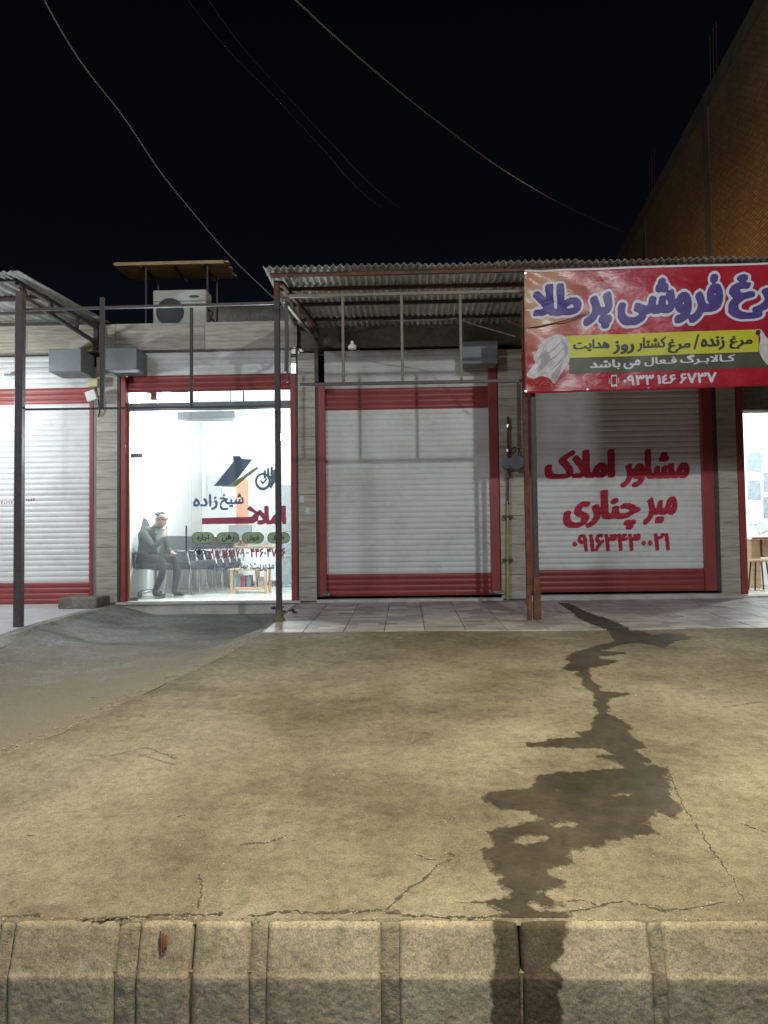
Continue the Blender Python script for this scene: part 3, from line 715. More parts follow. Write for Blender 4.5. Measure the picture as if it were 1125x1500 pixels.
crack([(480, 1027), (545, 1026)], 0.012, 19); crack([(690, 1040), (740, 1042)], 0.01, 20); crack([(1070, 1035), (1115, 1028)], 0.008, 21)
crack([(160, 1108), (215, 1095), (260, 1112)], 0.007, 22)
for k in range(9):
    x, y = rnd.uniform(0, 1125), rnd.uniform(1000, 1330)
    crack([(x, y), (x + rnd.uniform(6, 22), y + rnd.uniform(-4, 4))], rnd.uniform(0.006, 0.016), 30 + k)
tag(ck.build('crack', 'crack_dirt'), 'dark jagged cracks and chips running through the concrete ramp', 'cracks', kind='stuff')
# grit
gr = MB()
def pebble(m, p, r):
    base = [(1, 0, 0), (-1, 0, 0), (0, 1, 0), (0, -1, 0), (0, 0, .8), (0, 0, -.5)]
    a = rnd.uniform(0, 6.28); ca, sa = math.cos(a), math.sin(a)
    vs = []
    for x, y, z in base:
        s = r * rnd.uniform(.6, 1.3); vs.append((p[0] + (x * ca - y * sa) * s, p[1] + (x * sa + y * ca) * s, p[2] + z * s * .7))
    m.add(vs, [(0, 2, 4), (2, 1, 4), (1, 3, 4), (3, 0, 4), (2, 0, 5), (1, 2, 5), (3, 1, 5), (0, 3, 5)])
for k in range(520):
    y = 3.0 + 4.8 * rnd.random() ** 1.4; x = rnd.uniform(-0.62, 0.62) * y
    pebble(gr, (x, y, fine_h(x, y) + 0.001), rnd.uniform(0.0018, 0.0055) * (1 if k % 9 else 1.7))
for k in range(420):
    t = rnd.random(); y = 4.3 + 3.6 * t; x = joint_x(y) - abs(rnd.gauss(0, 0.09)) - 0.02
    pebble(gr, (x, y, HL(x, y) + 0.004), rnd.uniform(0.004, 0.013))
for k in range(260):
    x, y = rnd.uniform(-4, -1.5), rnd.uniform(5.0, 10.3); pebble(gr, (x, y, HL(x, y) + 0.003), rnd.uniform(0.004, 0.011))
for c_ in CRUMBS: pebble(gr, c_, rnd.uniform(.0018, .005))
for k in range(260):
    x = rnd.uniform(-1.9, 1.9); pebble(gr, (x, KY + 0.02 + abs(rnd.gauss(0, .02)), H(x, KY) + 0.001), rnd.uniform(0.002, 0.007))
tag(gr.build('gravel', 'pebble', smooth_=False), 'loose grit and small stones scattered on the concrete', 'gravel', kind='stuff')
for (px, py, s, lb) in [(240, 1380, 1, 'rust brown chipped spot on the kerb face near the left')]:
    p = P(px, py, KY - 0.034); m = MB()
    for q in range(3):
        m.tube([p + Vector((0.010 * q - 0.015, 0.012, 0.036 - q * .008)), p + Vector((0.010 * q - .010, 0.003, 0.0)), p + Vector((0.008 * q - 0.008, -0.008, -0.036 + .01 * q))], [0.004, 0.008, 0.003], 5)
    tag(m.build('kerb_chip', 'rust_steel'), lb, 'chip')  # rusty strands set in for a chipped spot of the kerb

# ================================================================== THE SHOP ROW
B = thing('shop_building', 'long single storey row of shops clad in beige stone with red framed shutters', 'building', (0, 10.5, ZF - 0.1))
YB = 16.0
ZT = ZZ(472, 300)                                # parapet top
Z0 = ZF - 0.35
def bx(name, mat, *a, bevel=0.004, parent=B, label=None, kind=None): return MB().box(*a).build(name, mat, parent, bevel, label, kind)
# pillars (core, and the stone slabs on their faces)
pil = {'1': (141, 172), '2': (437, 463), '3': (732, 768), '4': (1053, 1081)}
def clad(parent, x0, x1, z0, z1, y, dw, dh, thick=0.025, start=0.0):
    z = z0 - start
    row = 0
    while z < z1 - 0.01:
        za, zb = max(z, z0), min(z + dh, z1); x = x0 - (dw * 0.5 if (row % 2 and x1 - x0 > dw * 1.5) else 0)
        while x < x1 - 0.01:
            xa, xb = max(x, x0), min(x + dw, x1)
            if xb - xa > 0.03 and zb - za > 0.02:
                yy = y + rnd.uniform(-0.0015, 0.0015)
                MB().box(xa + 0.002, xb - 0.002, yy, yy + thick, za + 0.002, zb - 0.002).build('stone_slab', 'travertine', parent, 0.0015)
            x += dw
        z += dh; row += 1
for k, (a, b) in pil.items():
    xa, xb = XX(a), XX(b)
    p_ = bx('pillar', 'render_coat', xa + 0.003, xb - 0.003, F + 0.02, F + 0.45, Z0, ZT - 0.5)
    clad(p_, xa, xb, ZF - 0.02, ZT - 0.46, F - 0.005, 0.6, 0.40, start=rnd.uniform(0, .2))
# parapet / lintel bands
XL, XR_ = -9.0, 8.2
x_a, x_b, x_c = XX(152), XX(437), XX(768)
pa = bx('parapet', 'render_coat', XL, x_b, F + 0.02, F + 0.3, ZZ(513, 300), ZT, label='stone clad parapet above the lit office')
clad(pa, XL, x_b, ZZ(512, 300) + 0.004, ZT, F - 0.005, 1.25, 0.62)
pb = bx('parapet', 'render_coat', x_b + 0.003, XR_, F + 0.10, F + 0.35, ZZ(505, 600), ZT - 0.05, label='bare concrete lintel in shade under the tin canopy')
# roof, back and side walls, partitions
bx('roof', 'render_coat', XL, XR_, F + 0.3, YB, ZT - 0.42, ZT - 0.22)
bx('wall', 'render_coat', XL, XR_, YB - 0.2, YB, Z0, ZT - 0.43)
for x in (XL, XX(156) - 0.06, XX(450) - 0.06, XX(750) - 0.06, XX(1067) - 0.06, XR_ - 0.14):
    bx('wall', 'plaster', x + 0.01, x + 0.13, F + 0.46, YB - 0.21, Z0, ZT - 0.43)
# thresholds
def step(a, b, ya, top, bot, m='step_stone'): return bx('step', m, XX(a), XX(b), ya, F + 0.6, bot, top, bevel=0.008)
ZS2 = ZZ(881, 300)
step(173, 440, F - 0.10, ZS2, ZS2 - 0.035); step(176, 437, F - 0.075, ZS2 - 0.037, ZS2 - 0.3, 'step_stone')
step(463, 734, F - 0.06, ZZ(877, 600), ZZ(877, 600) - 0.2); step(768, 1054, F - 0.06, ZZ(871, 900), ZZ(871, 900) - 0.2)
step(1054, 1420, F - 0.03, ZZ(871, 1080) - 0.012, ZZ(871, 1080) - 0.2)

PITCH_S = 0.0755
def slat_off(z, zbase):                            # outward bulge of a slat at height z
    t = ((z - zbase) / PITCH_S) % 1.0
    return 0.0 if t < 0.10 or t > 0.97 else 0.0095 * math.sin(math.pi * (t - 0.10) / 0.87) ** 0.6
def slat_mesh(wd):
    m = MB(); n = 13; vs = []
    for k in range(n):
        z = PITCH_S * k / (n - 1) * 0.9999; vs += [(-wd / 2, -slat_off(z, 0), z), (wd / 2, -slat_off(z, 0), z)]
    me = bpy.data.meshes.new('slat'); me.from_pydata(vs, [], [(2 * k, 2 * k + 1, 2 * k + 3, 2 * k + 2) for k in range(n - 1)]); me.materials.append(MATS['white_slat'])
    me.polygons.foreach_set('use_smooth', [True] * len(me.polygons)); return me
SY = F + 0.075
def shutter(l, r, zb, zt, reds, label, dullz=None, white='white_slat'):
    xa, xb = XX(l), XX(r); cx = (xa + xb) / 2
    sh = link('roller_shutter', MB_backing(xa, xb, zb, zt), (cx, SY + 0.03, zb), B, label)
    me = slat_mesh(xb - xa); z = zb; n = 0
    while z < zt - 0.03:
        mid = z + PITCH_S / 2; col = white
        if any(a <= mid <= b for a, b in reds): col = 'red_paint'
        elif dullz and mid > dullz: col = 'dull_white_slat'
        o = link('slat', me, (cx, SY + rnd.uniform(-0.0015, 0.0015), z), sh, mat=col); z += PITCH_S; n += 1
    return sh
def MB_backing(xa, xb, zb, zt):
    me = bpy.data.meshes.new('shutter_backing'); m = MB(); cx = (xa + xb) / 2
    m.box(xa - cx, xb - cx, 0, 0.01, 0, zt - zb); me.from_pydata(m.v, [], m.f); me.materials.append(MATS['grey_sheet']); return me
def rail(a, b, z0, z1, mat='red_paint', y=F + 0.0, d=0.09): return MB().box(XX(a), XX(b), y, y + d, z0, z1).build('guide_rail', mat, B, 0.004)
# shop 1, far left
zb1 = ZZ(886, 60); r1 = (zb1, zb1 + 4.2 * PITCH_S); r1b = (ZZ(588, 60), ZZ(566, 60))
shutter(-150, 131, zb1, ZZ(519, 60), [r1, r1b], 'closed white shutter with red bands, cut by the left picture edge', dullz=ZZ(545, 60))
rail(130.5, 136.5, zb1, ZZ(566, 60)); rail(137, 141, zb1, ZZ(540, 60), 'grey_sheet')
# shop 3
zb3 = ZZ(873, 600); shutter(476, 719, zb3, ZZ(512, 600), [(zb3, zb3 + 4.1 * PITCH_S), (ZZ(597, 600), ZZ(569, 600))], 'closed plain white shutter with red bands between the two pillars', dullz=ZZ(569, 600))
rail(463, 466.5, zb3, ZZ(505, 600), 'dark_steel', F + .01); rail(466.8, 477, zb3, ZZ(560, 600)); rail(718, 731, zb3, ZZ(530, 600))
# shop 4
zb4 = ZZ(867, 900); shutter(782, 1031, zb4, ZZ(512, 900), [(zb4, zb4 + 4.0 * PITCH_S), (ZZ(560, 900), ZZ(520, 900))], 'closed white shutter painted with red Persian lettering')
rail(769, 783, zb4, ZZ(530, 900)); rail(1030, 1046.5, zb4, ZZ(530, 900)); rail(1047, 1053, zb4, ZZ(530, 900), 'dark_steel', F + .01)
# shop 2: the shutter is rolled up, its red end showing
zr2 = ZZ(571, 300); shutter(184, 426, zr2, ZZ(509, 300), [(zr2, ZZ(549, 300))], 'rolled up shutter over the glass front, only its red end and white slats show', dullz=0)
rail(172, 176, ZS2, ZZ(545, 300), 'dark_steel', F - .01); rail(176.3, 183.8, ZS2, ZZ(549, 300), d=0.12); rail(426, 434.5, ZS2, ZZ(549, 300), d=0.12); rail(434.8, 437, ZS2, ZZ(510, 300), 'dark_steel', F - .01)
# shop 5
rail(1082, 1092, ZZ(871, 1080), ZZ(560, 1080), d=0.12)
bx('wall', 'render_coat', XX(1081), XR_, F + 0.03, F + 0.3, ZZ(600, 1110), ZZ(505, 600) - 0.003, label='dark lintel over the right hand open shop')
# shutter motor boxes
for (a, b, t, bt, y, dx) in [(70, 118, 511, 544, 10.05, 0.12), (154, 200, 509, 541, 10.10, 0.0), (680, 733, 499, 532, 10.20, 0.0)]:
    MB().box(XX(a, y), XX(b, y), y, F + 0.03 if dx == 0 else F - 0.01, ZZ(bt, (a + b) / 2, y), ZZ(t, (a + b) / 2, y)).build('motor_box', 'grey_sheet', B, 0.006)
# latches at the shutter feet
for px, py in [(478, 871), (722, 867), (733, 868), (12, 549)]:
    p = P(px, py, F - 0.03); m = MB(); m.box(p.x - .05, p.x + .05, p.y - .02, p.y + .03, p.z - .018, p.z + .018); m.tube([p + Vector((-.03, -.03, .01)), p + Vector((.02, -.04, .03)), p + Vector((.05, -.02, 0))], .009, 6)
    m.build('latch', 'chrome', B)
# red lettering on shutter 4, laid on the slats' real profile
def on_slats(zb):
    def f(px, py):
        p = P(px, py, SY - 0.010); return (p.x, SY - 0.0045 - slat_off(p.z, zb), p.z)
    return f
sh4 = [o for o in bpy.data.objects if o.name.startswith('roller_shutter') and 'lettering' in o.get('label', '')][0]
m = MB(); f = on_slats(zb4)
for t, bxx, nib in [('مشاور', (909, 658, 1010, 713), (5.4, 2.2)), ('املاک', (798, 659, 901, 701), (5.4, 2.2)), ('میر', (942, 728, 992, 768), (5.4, 2.2)), ('چناری', (825, 718, 938, 776), (5.4, 2.2)), ('۰۹۱۶۳۴۳۰۰۲۱', (838, 782, 981, 807), (3.2, 2.0))]:
    write(m, t, bxx, f, nib=nib, slope=-0.014, maxrun=30)
m.build('lettering', 'ink_red', sh4)
sh1 = [o for o in bpy.data.objects if o.name.startswith('roller_shutter') and 'left picture edge' in o.get('label', '')][0]
m = MB(); f1 = on_slats(zb1)
for k in range(14):                                # a worn, unreadable stencil
    x = 1 + k * 3.6; y = 729 + (4 if k < 5 else 0)
    M = np.zeros((8, 8)); M[2:6, 2:6] = np.random.RandomState(k).rand(4, 4)
    contour(m, blur(M, 1), lambda u, v, x=x, y=y: f1(x + u * .5, y + v * .9), iso=0.3)
m.build('faded_stencil', 'ink_red', sh1)

# ------------------------------------------------------------------ shop 2: glass front
zg0, zg1 = ZS2 + 0.01, ZZ(599, 300)
gxl, gxm, gxr = XX(184, F + .06), XX(278, F + .06), XX(426, F + .06)
GY = F + 0.10
for a, b, lb in ((gxl, gxm - 0.004, 'clear glass door leaf on the left'), (gxm + 0.004, gxr, 'clear fixed pane carrying the printed lettering')):
    MB().box(a + 0.002, b, GY, GY + 0.010, zg0, zg1).build('glass_panel', 'clear_glass', B, label=lb)
MB().box(gxl, gxr, GY, GY + 0.008, ZZ(587, 300), ZZ(572, 300)).build('transom_pane', 'clear_glass', B)
bx('door_header', 'grey_sheet', gxl, gxr, GY - 0.02, GY + 0.10, ZZ(599, 300) + 0.002, ZZ(587, 300) - 0.002)
MB().box(XX(355) - .008, XX(355) + .008, GY - .005, GY + .03, ZZ(587, 300), ZZ(572, 300)).build('glazing_bar', 'grey_sheet', B)
MB().box(XX(184.2, F + .07), XX(189.5, F + .07), GY - 0.02, GY - 0.004, zg0, ZZ(600, 184)).build('door_trim', 'orange_trim', B)
for px, py, w_, h_ in [(200, 667.5, 19, 7), (194, 878, 17, 5)]:
    p = P(px, py, GY - 0.01); MB().box(p.x - w_ / 214, p.x + w_ / 214, GY - 0.012, GY - 0.001, p.z - h_ / 214, p.z + h_ / 214).build('patch_fitting', 'grey_sheet', B, .002)
p = P(273, 790, GY - .04); MB().tube([(p.x, GY - .04, p.z - .19), (p.x, GY - .04, p.z + .19)], .012, 8).build('door_handle', 'chrome', B)
# interior faces of shop 2 and 5
for xa, xb in ((XX(156) + 0.075, XX(450) - 0.052), (XX(1067) + 0.075, XR_ - 0.14)):
    bx('floor', 'floor_tile', xa, xb, F + 0.6, YB - 0.21, ZS2 - 0.1, ZS2 - 0.002, bevel=0)
    bx('ceiling', 'plaster', xa, xb, F + 0.32, YB - 0.21, ZT - 0.52, ZT - 0.435, bevel=0)
IW2 = 15.2
bx('wall', 'plaster', XX(156) + 0.075, XX(450) - 0.052, IW2, IW2 + 0.1, ZS2, ZT - 0.53, bevel=0, label='white back wall of the lit office')
IW5 = 13.2
bx('wall', 'plaster', XX(1067) + 0.075, XR_ - 0.14, IW5, IW5 + 0.1, ZS2, ZT - 0.53, bevel=0, label='white back wall of the right hand shop')
# film lettering on the pane
def film(px, py, dy=0.0): p = P(px, py, GY - 0.003 - dy); return (p.x, GY - 0.003 - dy, p.z)
pane = [o for o in bpy.data.objects if o.get('label', '').startswith('clear fixed pane')][0]
def fpoly(m, pts, dy=0.0): m.add([film(x, y, dy) for x, y in pts], [tuple(range(len(pts)))])
m = MB(); write(m, 'شیخ', (322, 723, 357, 747), film, (3, 2.4), -0.012); write(m, 'زاده', (283, 724, 319, 747), film, (3, 2.4), -0.012)
m.build('lettering', 'film_blue', pane, label='blue lettering')
m = MB(); write(m, 'املا', (377, 741, 419, 768), film, (5, 4), -0.012); fpoly(m, [(296, 759), (368, 757), (373, 752), (361, 746), (366, 741), (380, 752), (378, 763), (370, 767), (296, 768)])
m.build('lettering', 'film_red', pane, label='red lettering with a long bar')
m = MB(); write(m, '۴۴۶۰۴۷۲۶', (367, 803, 418, 816), film, (3, 2.2), -0.012); write(m, '۰۹۳۸۸۶۸۸۷۰۹', (307, 804, 358, 817), film, (2.6, 2), -0.012); fpoly(m, [(360, 809), (365, 809), (365, 811), (360, 811)])
m.build('lettering', 'film_red', pane, label='red telephone numbers')
m = MB(); write(m, 'مدیریت:', (366, 825, 402, 837), film, (3, 2), -0.012); write(m, 'بهرام', (343, 825, 363, 836), film, (3, 2), -0.012); write(m, 'شیخ', (323, 825, 340, 837), film, (3, 2), -0.012); write(m, 'زاده', (303, 826, 321, 837), film, (3, 2), -0.012)
m.build('lettering', 'film_blue', pane, label='small blue line of lettering')
def stadium(l, t, r, b, n=8):
    h = (b - t) / 2; cy = (t + b) / 2
    return [(r - h + h * math.sin(math.pi * k / n), cy - h * math.cos(math.pi * k / n)) for k in range(n + 1)] + [(l + h - h * math.sin(math.pi * k / n), cy + h * math.cos(math.pi * k / n)) for k in range(n + 1)]
for (a, b, t) in [(281.5, 313, 'اجاره'), (318, 350, 'رهن'), (355, 386, 'فروش'), (392, 424, 'خرید')]:
    mm = MB(); fpoly(mm, stadium(a - .7, 779.5, b + .7, 796.2)); pill = mm.build('pill_border', 'film_dark', pane)
    mm = MB(); fpoly(mm, stadium(a, 780.2, b, 795.5), 0.0015); mm.build('pill_badge', 'film_green', pane)
    mm = MB(); write(mm, t, (a + 7, 783, b - 7, 793.5), lambda x, y: film(x, y, 0.003), (2.6, 1.8)); mm.build('pill_text', 'film_dark', pane)
# roof and key hand emblem
m = MB(); fpoly(m, [(313, 712), (342, 676), (341, 668), (352, 668), (354, 672), (370, 673), (349, 700), (337, 712)])
m.build('roof_emblem', 'film_steel', pane)
m = MB(); fpoly(m, [(327, 711), (334, 711), (352, 700), (372, 686), (378, 683), (378, 687), (362, 699), (345, 713), (327, 713)], .001); m.build('roof_emblem', 'film_green', pane)
m = MB()
ring = [(385 + 11.5 * math.cos(a * math.pi / 12), 705.5 + 13 * math.sin(a * math.pi / 12)) for a in range(24)]
rin = [(385 + 8.3 * math.cos(a * math.pi / 12), 705 + 9 * math.sin(a * math.pi / 12)) for a in range(24)]
vs = [film(*p) for p in ring + rin]; m.add(vs, [(k, (k + 1) % 24, 24 + (k + 1) % 24, 24 + k) for k in range(24)])
fpoly(m, [(380.5, 704), (382, 702.5), (385, 706), (390.5, 700), (392, 702), (385, 710)])
for (x, y) in [(388, 693), (393, 690), (398, 688), (402, 692), (405, 697)]: fpoly(m, [(x - 2, y - 4), (x + 1.6, y - 4.6), (x + 2, y + 8), (x - 2, y + 8)], .0006)
fpoly(m, [(393, 697), (405, 695), (403, 706), (397, 716), (394, 713), (397, 704)], .0012)
m.build('hand_emblem', 'film_steel', pane)
m = MB(); ring = [(292 + 7.5 * math.cos(a * math.pi / 12), 809 + 7.8 * math.sin(a * math.pi / 12)) for a in range(24)]; rin = [(292 + 6.3 * math.cos(a * math.pi / 12), 809 + 6.6 * math.sin(a * math.pi / 12)) for a in range(24)]
m.add([film(*p) for p in ring + rin], [(k, (k + 1) % 24, 24 + (k + 1) % 24, 24 + k) for k in range(24)]); fpoly(m, [(292, 804), (295, 806), (295, 809), (292, 814), (289, 809), (289, 806)]); fpoly(m, [(286.8, 806), (288, 806), (288, 812), (286.8, 812)]); fpoly(m, [(296, 806), (297.2, 806), (297.2, 812), (296, 812)])
m.build('pin_emblem', 'film_dark', pane)
# transom strip poster behind the top pane
m = MB(); fpoly(m, [(222, 586), (250, 586), (236, 573), (212, 573)], -0.02); fpoly(m, [(262, 586), (284, 586), (276, 573), (248, 573)], -0.02); m.build('transom_sticker', 'orange_trim', B)

# ================================================================== things inside shop 2
FZ = ZS2
def bulb(px, py, Y, label, power, parentless=True, r=0.055):
    p = P(px, py, Y); t = thing('ceiling_bulb', label, 'lamp', (p.x, p.y, p.z))
    MB().lathe(p, [(0.0, -r), (r * .7, -r * .75), (r, 0), (r * .75, r * .7), (r * .4, r * 1.1), (0.0, r * 1.1)], 16).build('bulb', 'lamp_glow', t)
    MB().lathe(p, [(r * .38, r * 1.08), (r * .42, r * 1.9), (0.001, r * 1.9)], 12).build('socket', 'white_plastic', t)
    MB().tube([p + Vector((0, 0, r * 1.9)), (p.x, p.y, ZT - 0.525)], 0.005, 6).build('cord', 'cable_black', t)
    l = bpy.data.lights.new('bulb_light', 'POINT'); l.energy = power; l.color = COL_BULB; l.shadow_soft_size = r * 1.15
    lo = bpy.data.objects.new('bulb_light', l); C.objects.link(lo); lo.location = (0, 0, -0.14); lo.parent = t
    return t
bulb(252, 645, 11.5, 'bright bulb hanging in the office behind the glass door', P_BULB)
bulb(409, 640, 11.15, 'bright bulb hanging behind the right edge of the office glass', P_BULB)
# office chair
oc = thing('office_chair', 'black swivel office chair holding the seated man, by the left wall', 'chair', tuple(P(228, 872, 11.5)[:2]) + (FZ,))
ox, oy = oc.location.x, oc.location.y
DV = Vector((math.cos(R(-30)), math.sin(R(-30)), 0)); SV = Vector((-DV.y, DV.x, 0))
def L(f_, s_, z): return Vector((ox, oy, FZ + z)) + DV * f_ + SV * s_
def loft(name, mat, rings, parent):                 # rings of equal point counts
    m = MB(); n = len(rings[0]); vs = [p for r_ in rings for p in r_]; fs = [(i * n + k, i * n + (k + 1) % n, (i + 1) * n + (k + 1) % n, (i + 1) * n + k) for i in range(len(rings) - 1) for k in range(n)]
    fs += [tuple(range(n)), tuple((len(rings) - 1) * n + k for k in range(n))]; m.add(vs, fs); m.sm = True; return m.build(name, mat, parent, 0.008)
def slab(fn, w_, t, pts, n=10):
    return [[fn(p[0] + dz * t * p[2], s_ * w_ * p[3] / 2, p[1] + dz * t * p[4]) for s_, dz in ((-1, -.5), (-.9, .5), (-.4, .55), (.4, .55), (.9, .5), (1, -.5))] for p in pts]
loft('seat', 'chair_fabric', slab(L, .50, .09, [(-.22, .46, 0, .8, 1), (-.1, .47, 0, 1, 1), (.12, .47, 0, 1, 1), (.26, .45, 0, .85, 1)]), oc)
loft('backrest', 'chair_fabric', slab(L, .48, .07, [(-.25, .50, 1, .8, 0), (-.30, .70, 1, 1.1, 0), (-.36, 1.0, 1, 1.1, 0), (-.42, 1.20, 1, .75, 0)]), oc)
for s_ in (-1, 1): MB().tube([L(-.16, s_ * .27, .44), L(-.14, s_ * .30, .66), L(.12, s_ * .30, .68), L(.16, s_ * .29, .62)], .018, 8).build('armrest', 'black_plastic', oc)
MB().tube([L(0, 0, .42), L(0, 0, .08)], .03, 10).build('gas_column', 'chrome', oc)
for k in range(5):
    a = k * 1.2566 + .4; q = Vector((math.cos(a), math.sin(a), 0)); c = Vector((ox, oy, FZ))
    lg = MB().tube([c + Vector((0, 0, .11)), c + q * .28 + Vector((0, 0, .08))], [.025, .016], 8).build('leg', 'chrome', oc)
    MB().lathe(c + q * .29 + Vector((-.02, 0, .035)), [(0, 0), (.034, 0), (.034, .04), (0, .04)], 12, 'X').build('caster', 'black_plastic', lg)
# seated man
def man():
    J = {}; E_ = []
    def j(n, p, r, par=None):
        J[n] = (len(J), p, r)
        if par: E_.append((J[par][0], J[n][0]))
    j('pel', L(-.10, 0, .60), (.19, .16)); j('waist', L(-.10, 0, .74), (.19, .17), 'pel'); j('chest', L(-.05, 0, .92), (.20, .15), 'waist'); j('neck0', L(.02, 0, 1.02), (.11, .09), 'chest')
    j('neck', L(.06, 0, 1.06), (.06, .06), 'neck0'); j('head0', L(.115, 0, 1.115), (.078, .078), 'neck'); j('head', L(.12, 0, 1.185), (.088, .102), 'head0'); j('top', L(.11, 0, 1.26), (.062, .066), 'head')
    j('chin', L(.18, 0, 1.095), (.034, .034), 'head0'); j('nose', L(.228, 0, 1.165), (.015, .015), 'head')
    for n, s_ in (('l', 1), ('r', -1)):
        j('hip' + n, L(-.04, s_ * .10, .56), (.095, .09), 'pel'); kn = L(.31, s_ * (.15 if s_ < 0 else .12), .54)
        j('th' + n, L(.15, s_ * .13, .57), (.085, .08), 'hip' + n); j('knee' + n, kn, (.062, .062), 'th' + n)
        fx = .27 if s_ > 0 else .17
        j('calf' + n, L(.30, s_ * .14, .35), (.058, .058), 'knee' + n); j('ank' + n, L(fx - .02, s_ * .14, .12), (.042, .042), 'calf' + n)
        j('heel' + n, L(fx - .04, s_ * .14, .055), (.042, .042), 'ank' + n); j('toe' + n, L(fx + .16, s_ * .16, .038), (.036, .032), 'heel' + n)
        j('sh' + n, L(-.07, s_ * .185, .97), (.072, .07), 'chest')
    # right arm: elbow on the arm rest, hand at the mouth; left arm in the lap
    j('elr', L(.22, -.23, .74), (.055, .055), 'shr'); j('wrr', L(.29, -.09, .90), (.038, .038), 'elr'); j('par', L(.255, -.05, .975), (.036, .026), 'wrr')
    j('ell', L(-.02, .28, .70), (.052, .052), 'shl'); j('wrl', L(.20, .14, .66), (.034, .034), 'ell'); j('pal', L(.27, .08, .66), (.036, .024), 'wrl')
    for h, base in (('par', L(.255, -.05, .975)), ('pal', L(.27, .08, .66))):
        for k in range(5):
            s_ = (k - 2) * .016; up = .055 if k else .035
            if h == 'par': a, b = L(.235 + .004 * k, -.03 + s_ * .5, 1.00 + .01 + s_ * .5), L(.215, .0 + s_ * .6, 1.00 + .03 + s_ * .8)
            else: a, b = L(.27 + up * .7, .08 + s_, .655), L(.27 + up * 1.2, .07 + s_, .635)
            j(h + 'f%d' % k, a, (.0095, .0095), h); j(h + 'g%d' % k, b, (.008, .008), h + 'f%d' % k)
    me = bpy.data.meshes.new('person'); me.from_pydata([v[1] for v in J.values()], E_, [])
    ob = bpy.data.objects.new('person_cage', me); C.objects.link(ob); sk = ob.modifiers.new('s', 'SKIN'); sk.use_smooth_shade = True
    for (i, p, r) in J.values(): me.skin_vertices[0].data[i].radius = r
    me.skin_vertices[0].data[0].use_root = True
    sb = ob.modifiers.new('b', 'SUBSURF'); sb.levels = 2; sb.render_levels = 2
    dg = bpy.context.evaluated_depsgraph_get(); fin = bpy.data.meshes.new_from_object(ob.evaluated_get(dg)); bpy.data.objects.remove(ob)
    fin.materials.clear()
    for n in ('skin', 'jacket', 'trousers', 'shoe', 'shirt', 'hair_grey'): fin.materials.append(MATS[n])
    for p in fin.polygons:
        c = p.center; q = c - Vector((ox, oy, FZ)); f_, s_ = q.dot(DV), q.dot(SV); z = q.z
        if z < .11: k = 3
        elif z > 1.215 + max(0, f_ - .10) * .35 or (z > 1.13 and f_ < .075 and abs(s_) < .2 and z > 1.12): k = 5
        elif z < .64 and not (f_ > .17 and s_ > -.02 and z > .615): k = 2
        elif z > 1.055 or (f_ > .235 and z > .90): k = 0
        elif f_ > .19 and abs(s_ - .1) < .09 and z < .70: k = 0
        elif f_ > -.04 and abs(s_) < .07 and z > .7 and z < 1.03: k = 4
        else: k = 1
        p.material_index = k
    cc = Vector((ox, oy, FZ))
    for v in fin.vertices: v.co -= cc
    fin.polygons.foreach_set('use_smooth', [True] * len(fin.polygons))
    fin.name = 'person'; o = link('person', fin, cc); tag(o, 'seated man in dark jacket, hand at his mouth, behind the office glass', 'person')
    hc = L(.092, 0, 1.195); m = MB(); n = 16; vs = []; rings = 7
    for i in range(rings):
        ph = i / (rings - 1) * 1.25
        for k in range(n):
            a = 2 * math.pi * k / n; dn = DV * math.cos(a) * .098 + SV * math.sin(a) * .090
            face = max(0, math.cos(a)); phe = ph * (1 - .45 * face)
            vs.append(hc + dn * math.sin(phe) * (1 + .03 * math.sin(k * 3)) + Vector((0, 0, .092 * math.cos(phe) + .004)))
    m.add(vs, [(i * n + k, i * n + (k + 1) % n, (i + 1) * n + (k + 1) % n, (i + 1) * n + k) for i in range(rings - 1) for k in range(n)]); m.sm = True; m.build('hair', 'hair_grey', o)
    for s_ in (-1, 1): MB().lathe(L(.11, s_ * .09, 1.165), [(0, -.03), (.012, -.02), (.016, 0), (.012, .022), (0, .03)], 8).build('ear', 'skin', o)
    for s_ in (-1, 1): MB().lathe(L(.210, s_ * .03, 1.188), [(0, -.010), (.008, -.006), (.011, 0), (.008, .006), (0, .010)], 8).build('eye', 'shoe', o)
man()
# waiting chairs
def waiting_chair(x, y, a, label):
    t = thing('waiting_chair', label, 'chair', (x, y, FZ), 'black waiting chairs along the office wall')
    dv = Vector((math.cos(a), math.sin(a), 0)); sv = Vector((-dv.y, dv.x, 0))
    def W(f_, s_, z): return Vector((x, y, FZ + z * 1.05)) + dv * f_ * 1.15 + sv * s_ * 1.12
    loft('seat', 'chair_fabric', slab(W, .50, .12, [(-.22, .43, 0, .85, 1), (-.05, .43, 0, 1, 1), (.15, .44, 0, 1, 1), (.25, .43, 0, .85, 1)]), t)
    loft('backrest', 'chair_fabric', slab(W, .50, .10, [(-.22, .50, 1, .85, 0), (-.25, .62, 1, 1, 0), (-.30, .80, 1, 1, 0), (-.33, .88, 1, .8, 0)]), t)
    for s_ in (-1, 1):
        MB().tube([W(-.23, s_ * .27, .45), W(-.20, s_ * .27, .62), W(.0, s_ * .27, .66), W(.2, s_ * .27, .64), W(.25, s_ * .27, .45)], .016, 8).build('armrest', 'chrome', t)
        for f_ in (-.22, .23): MB().tube([W(f_, s_ * .24, .41), W(f_ * 1.15, s_ * .25, 0.0)], .012, 8).build('leg', 'chrome', t)
    return t
first_px = 268
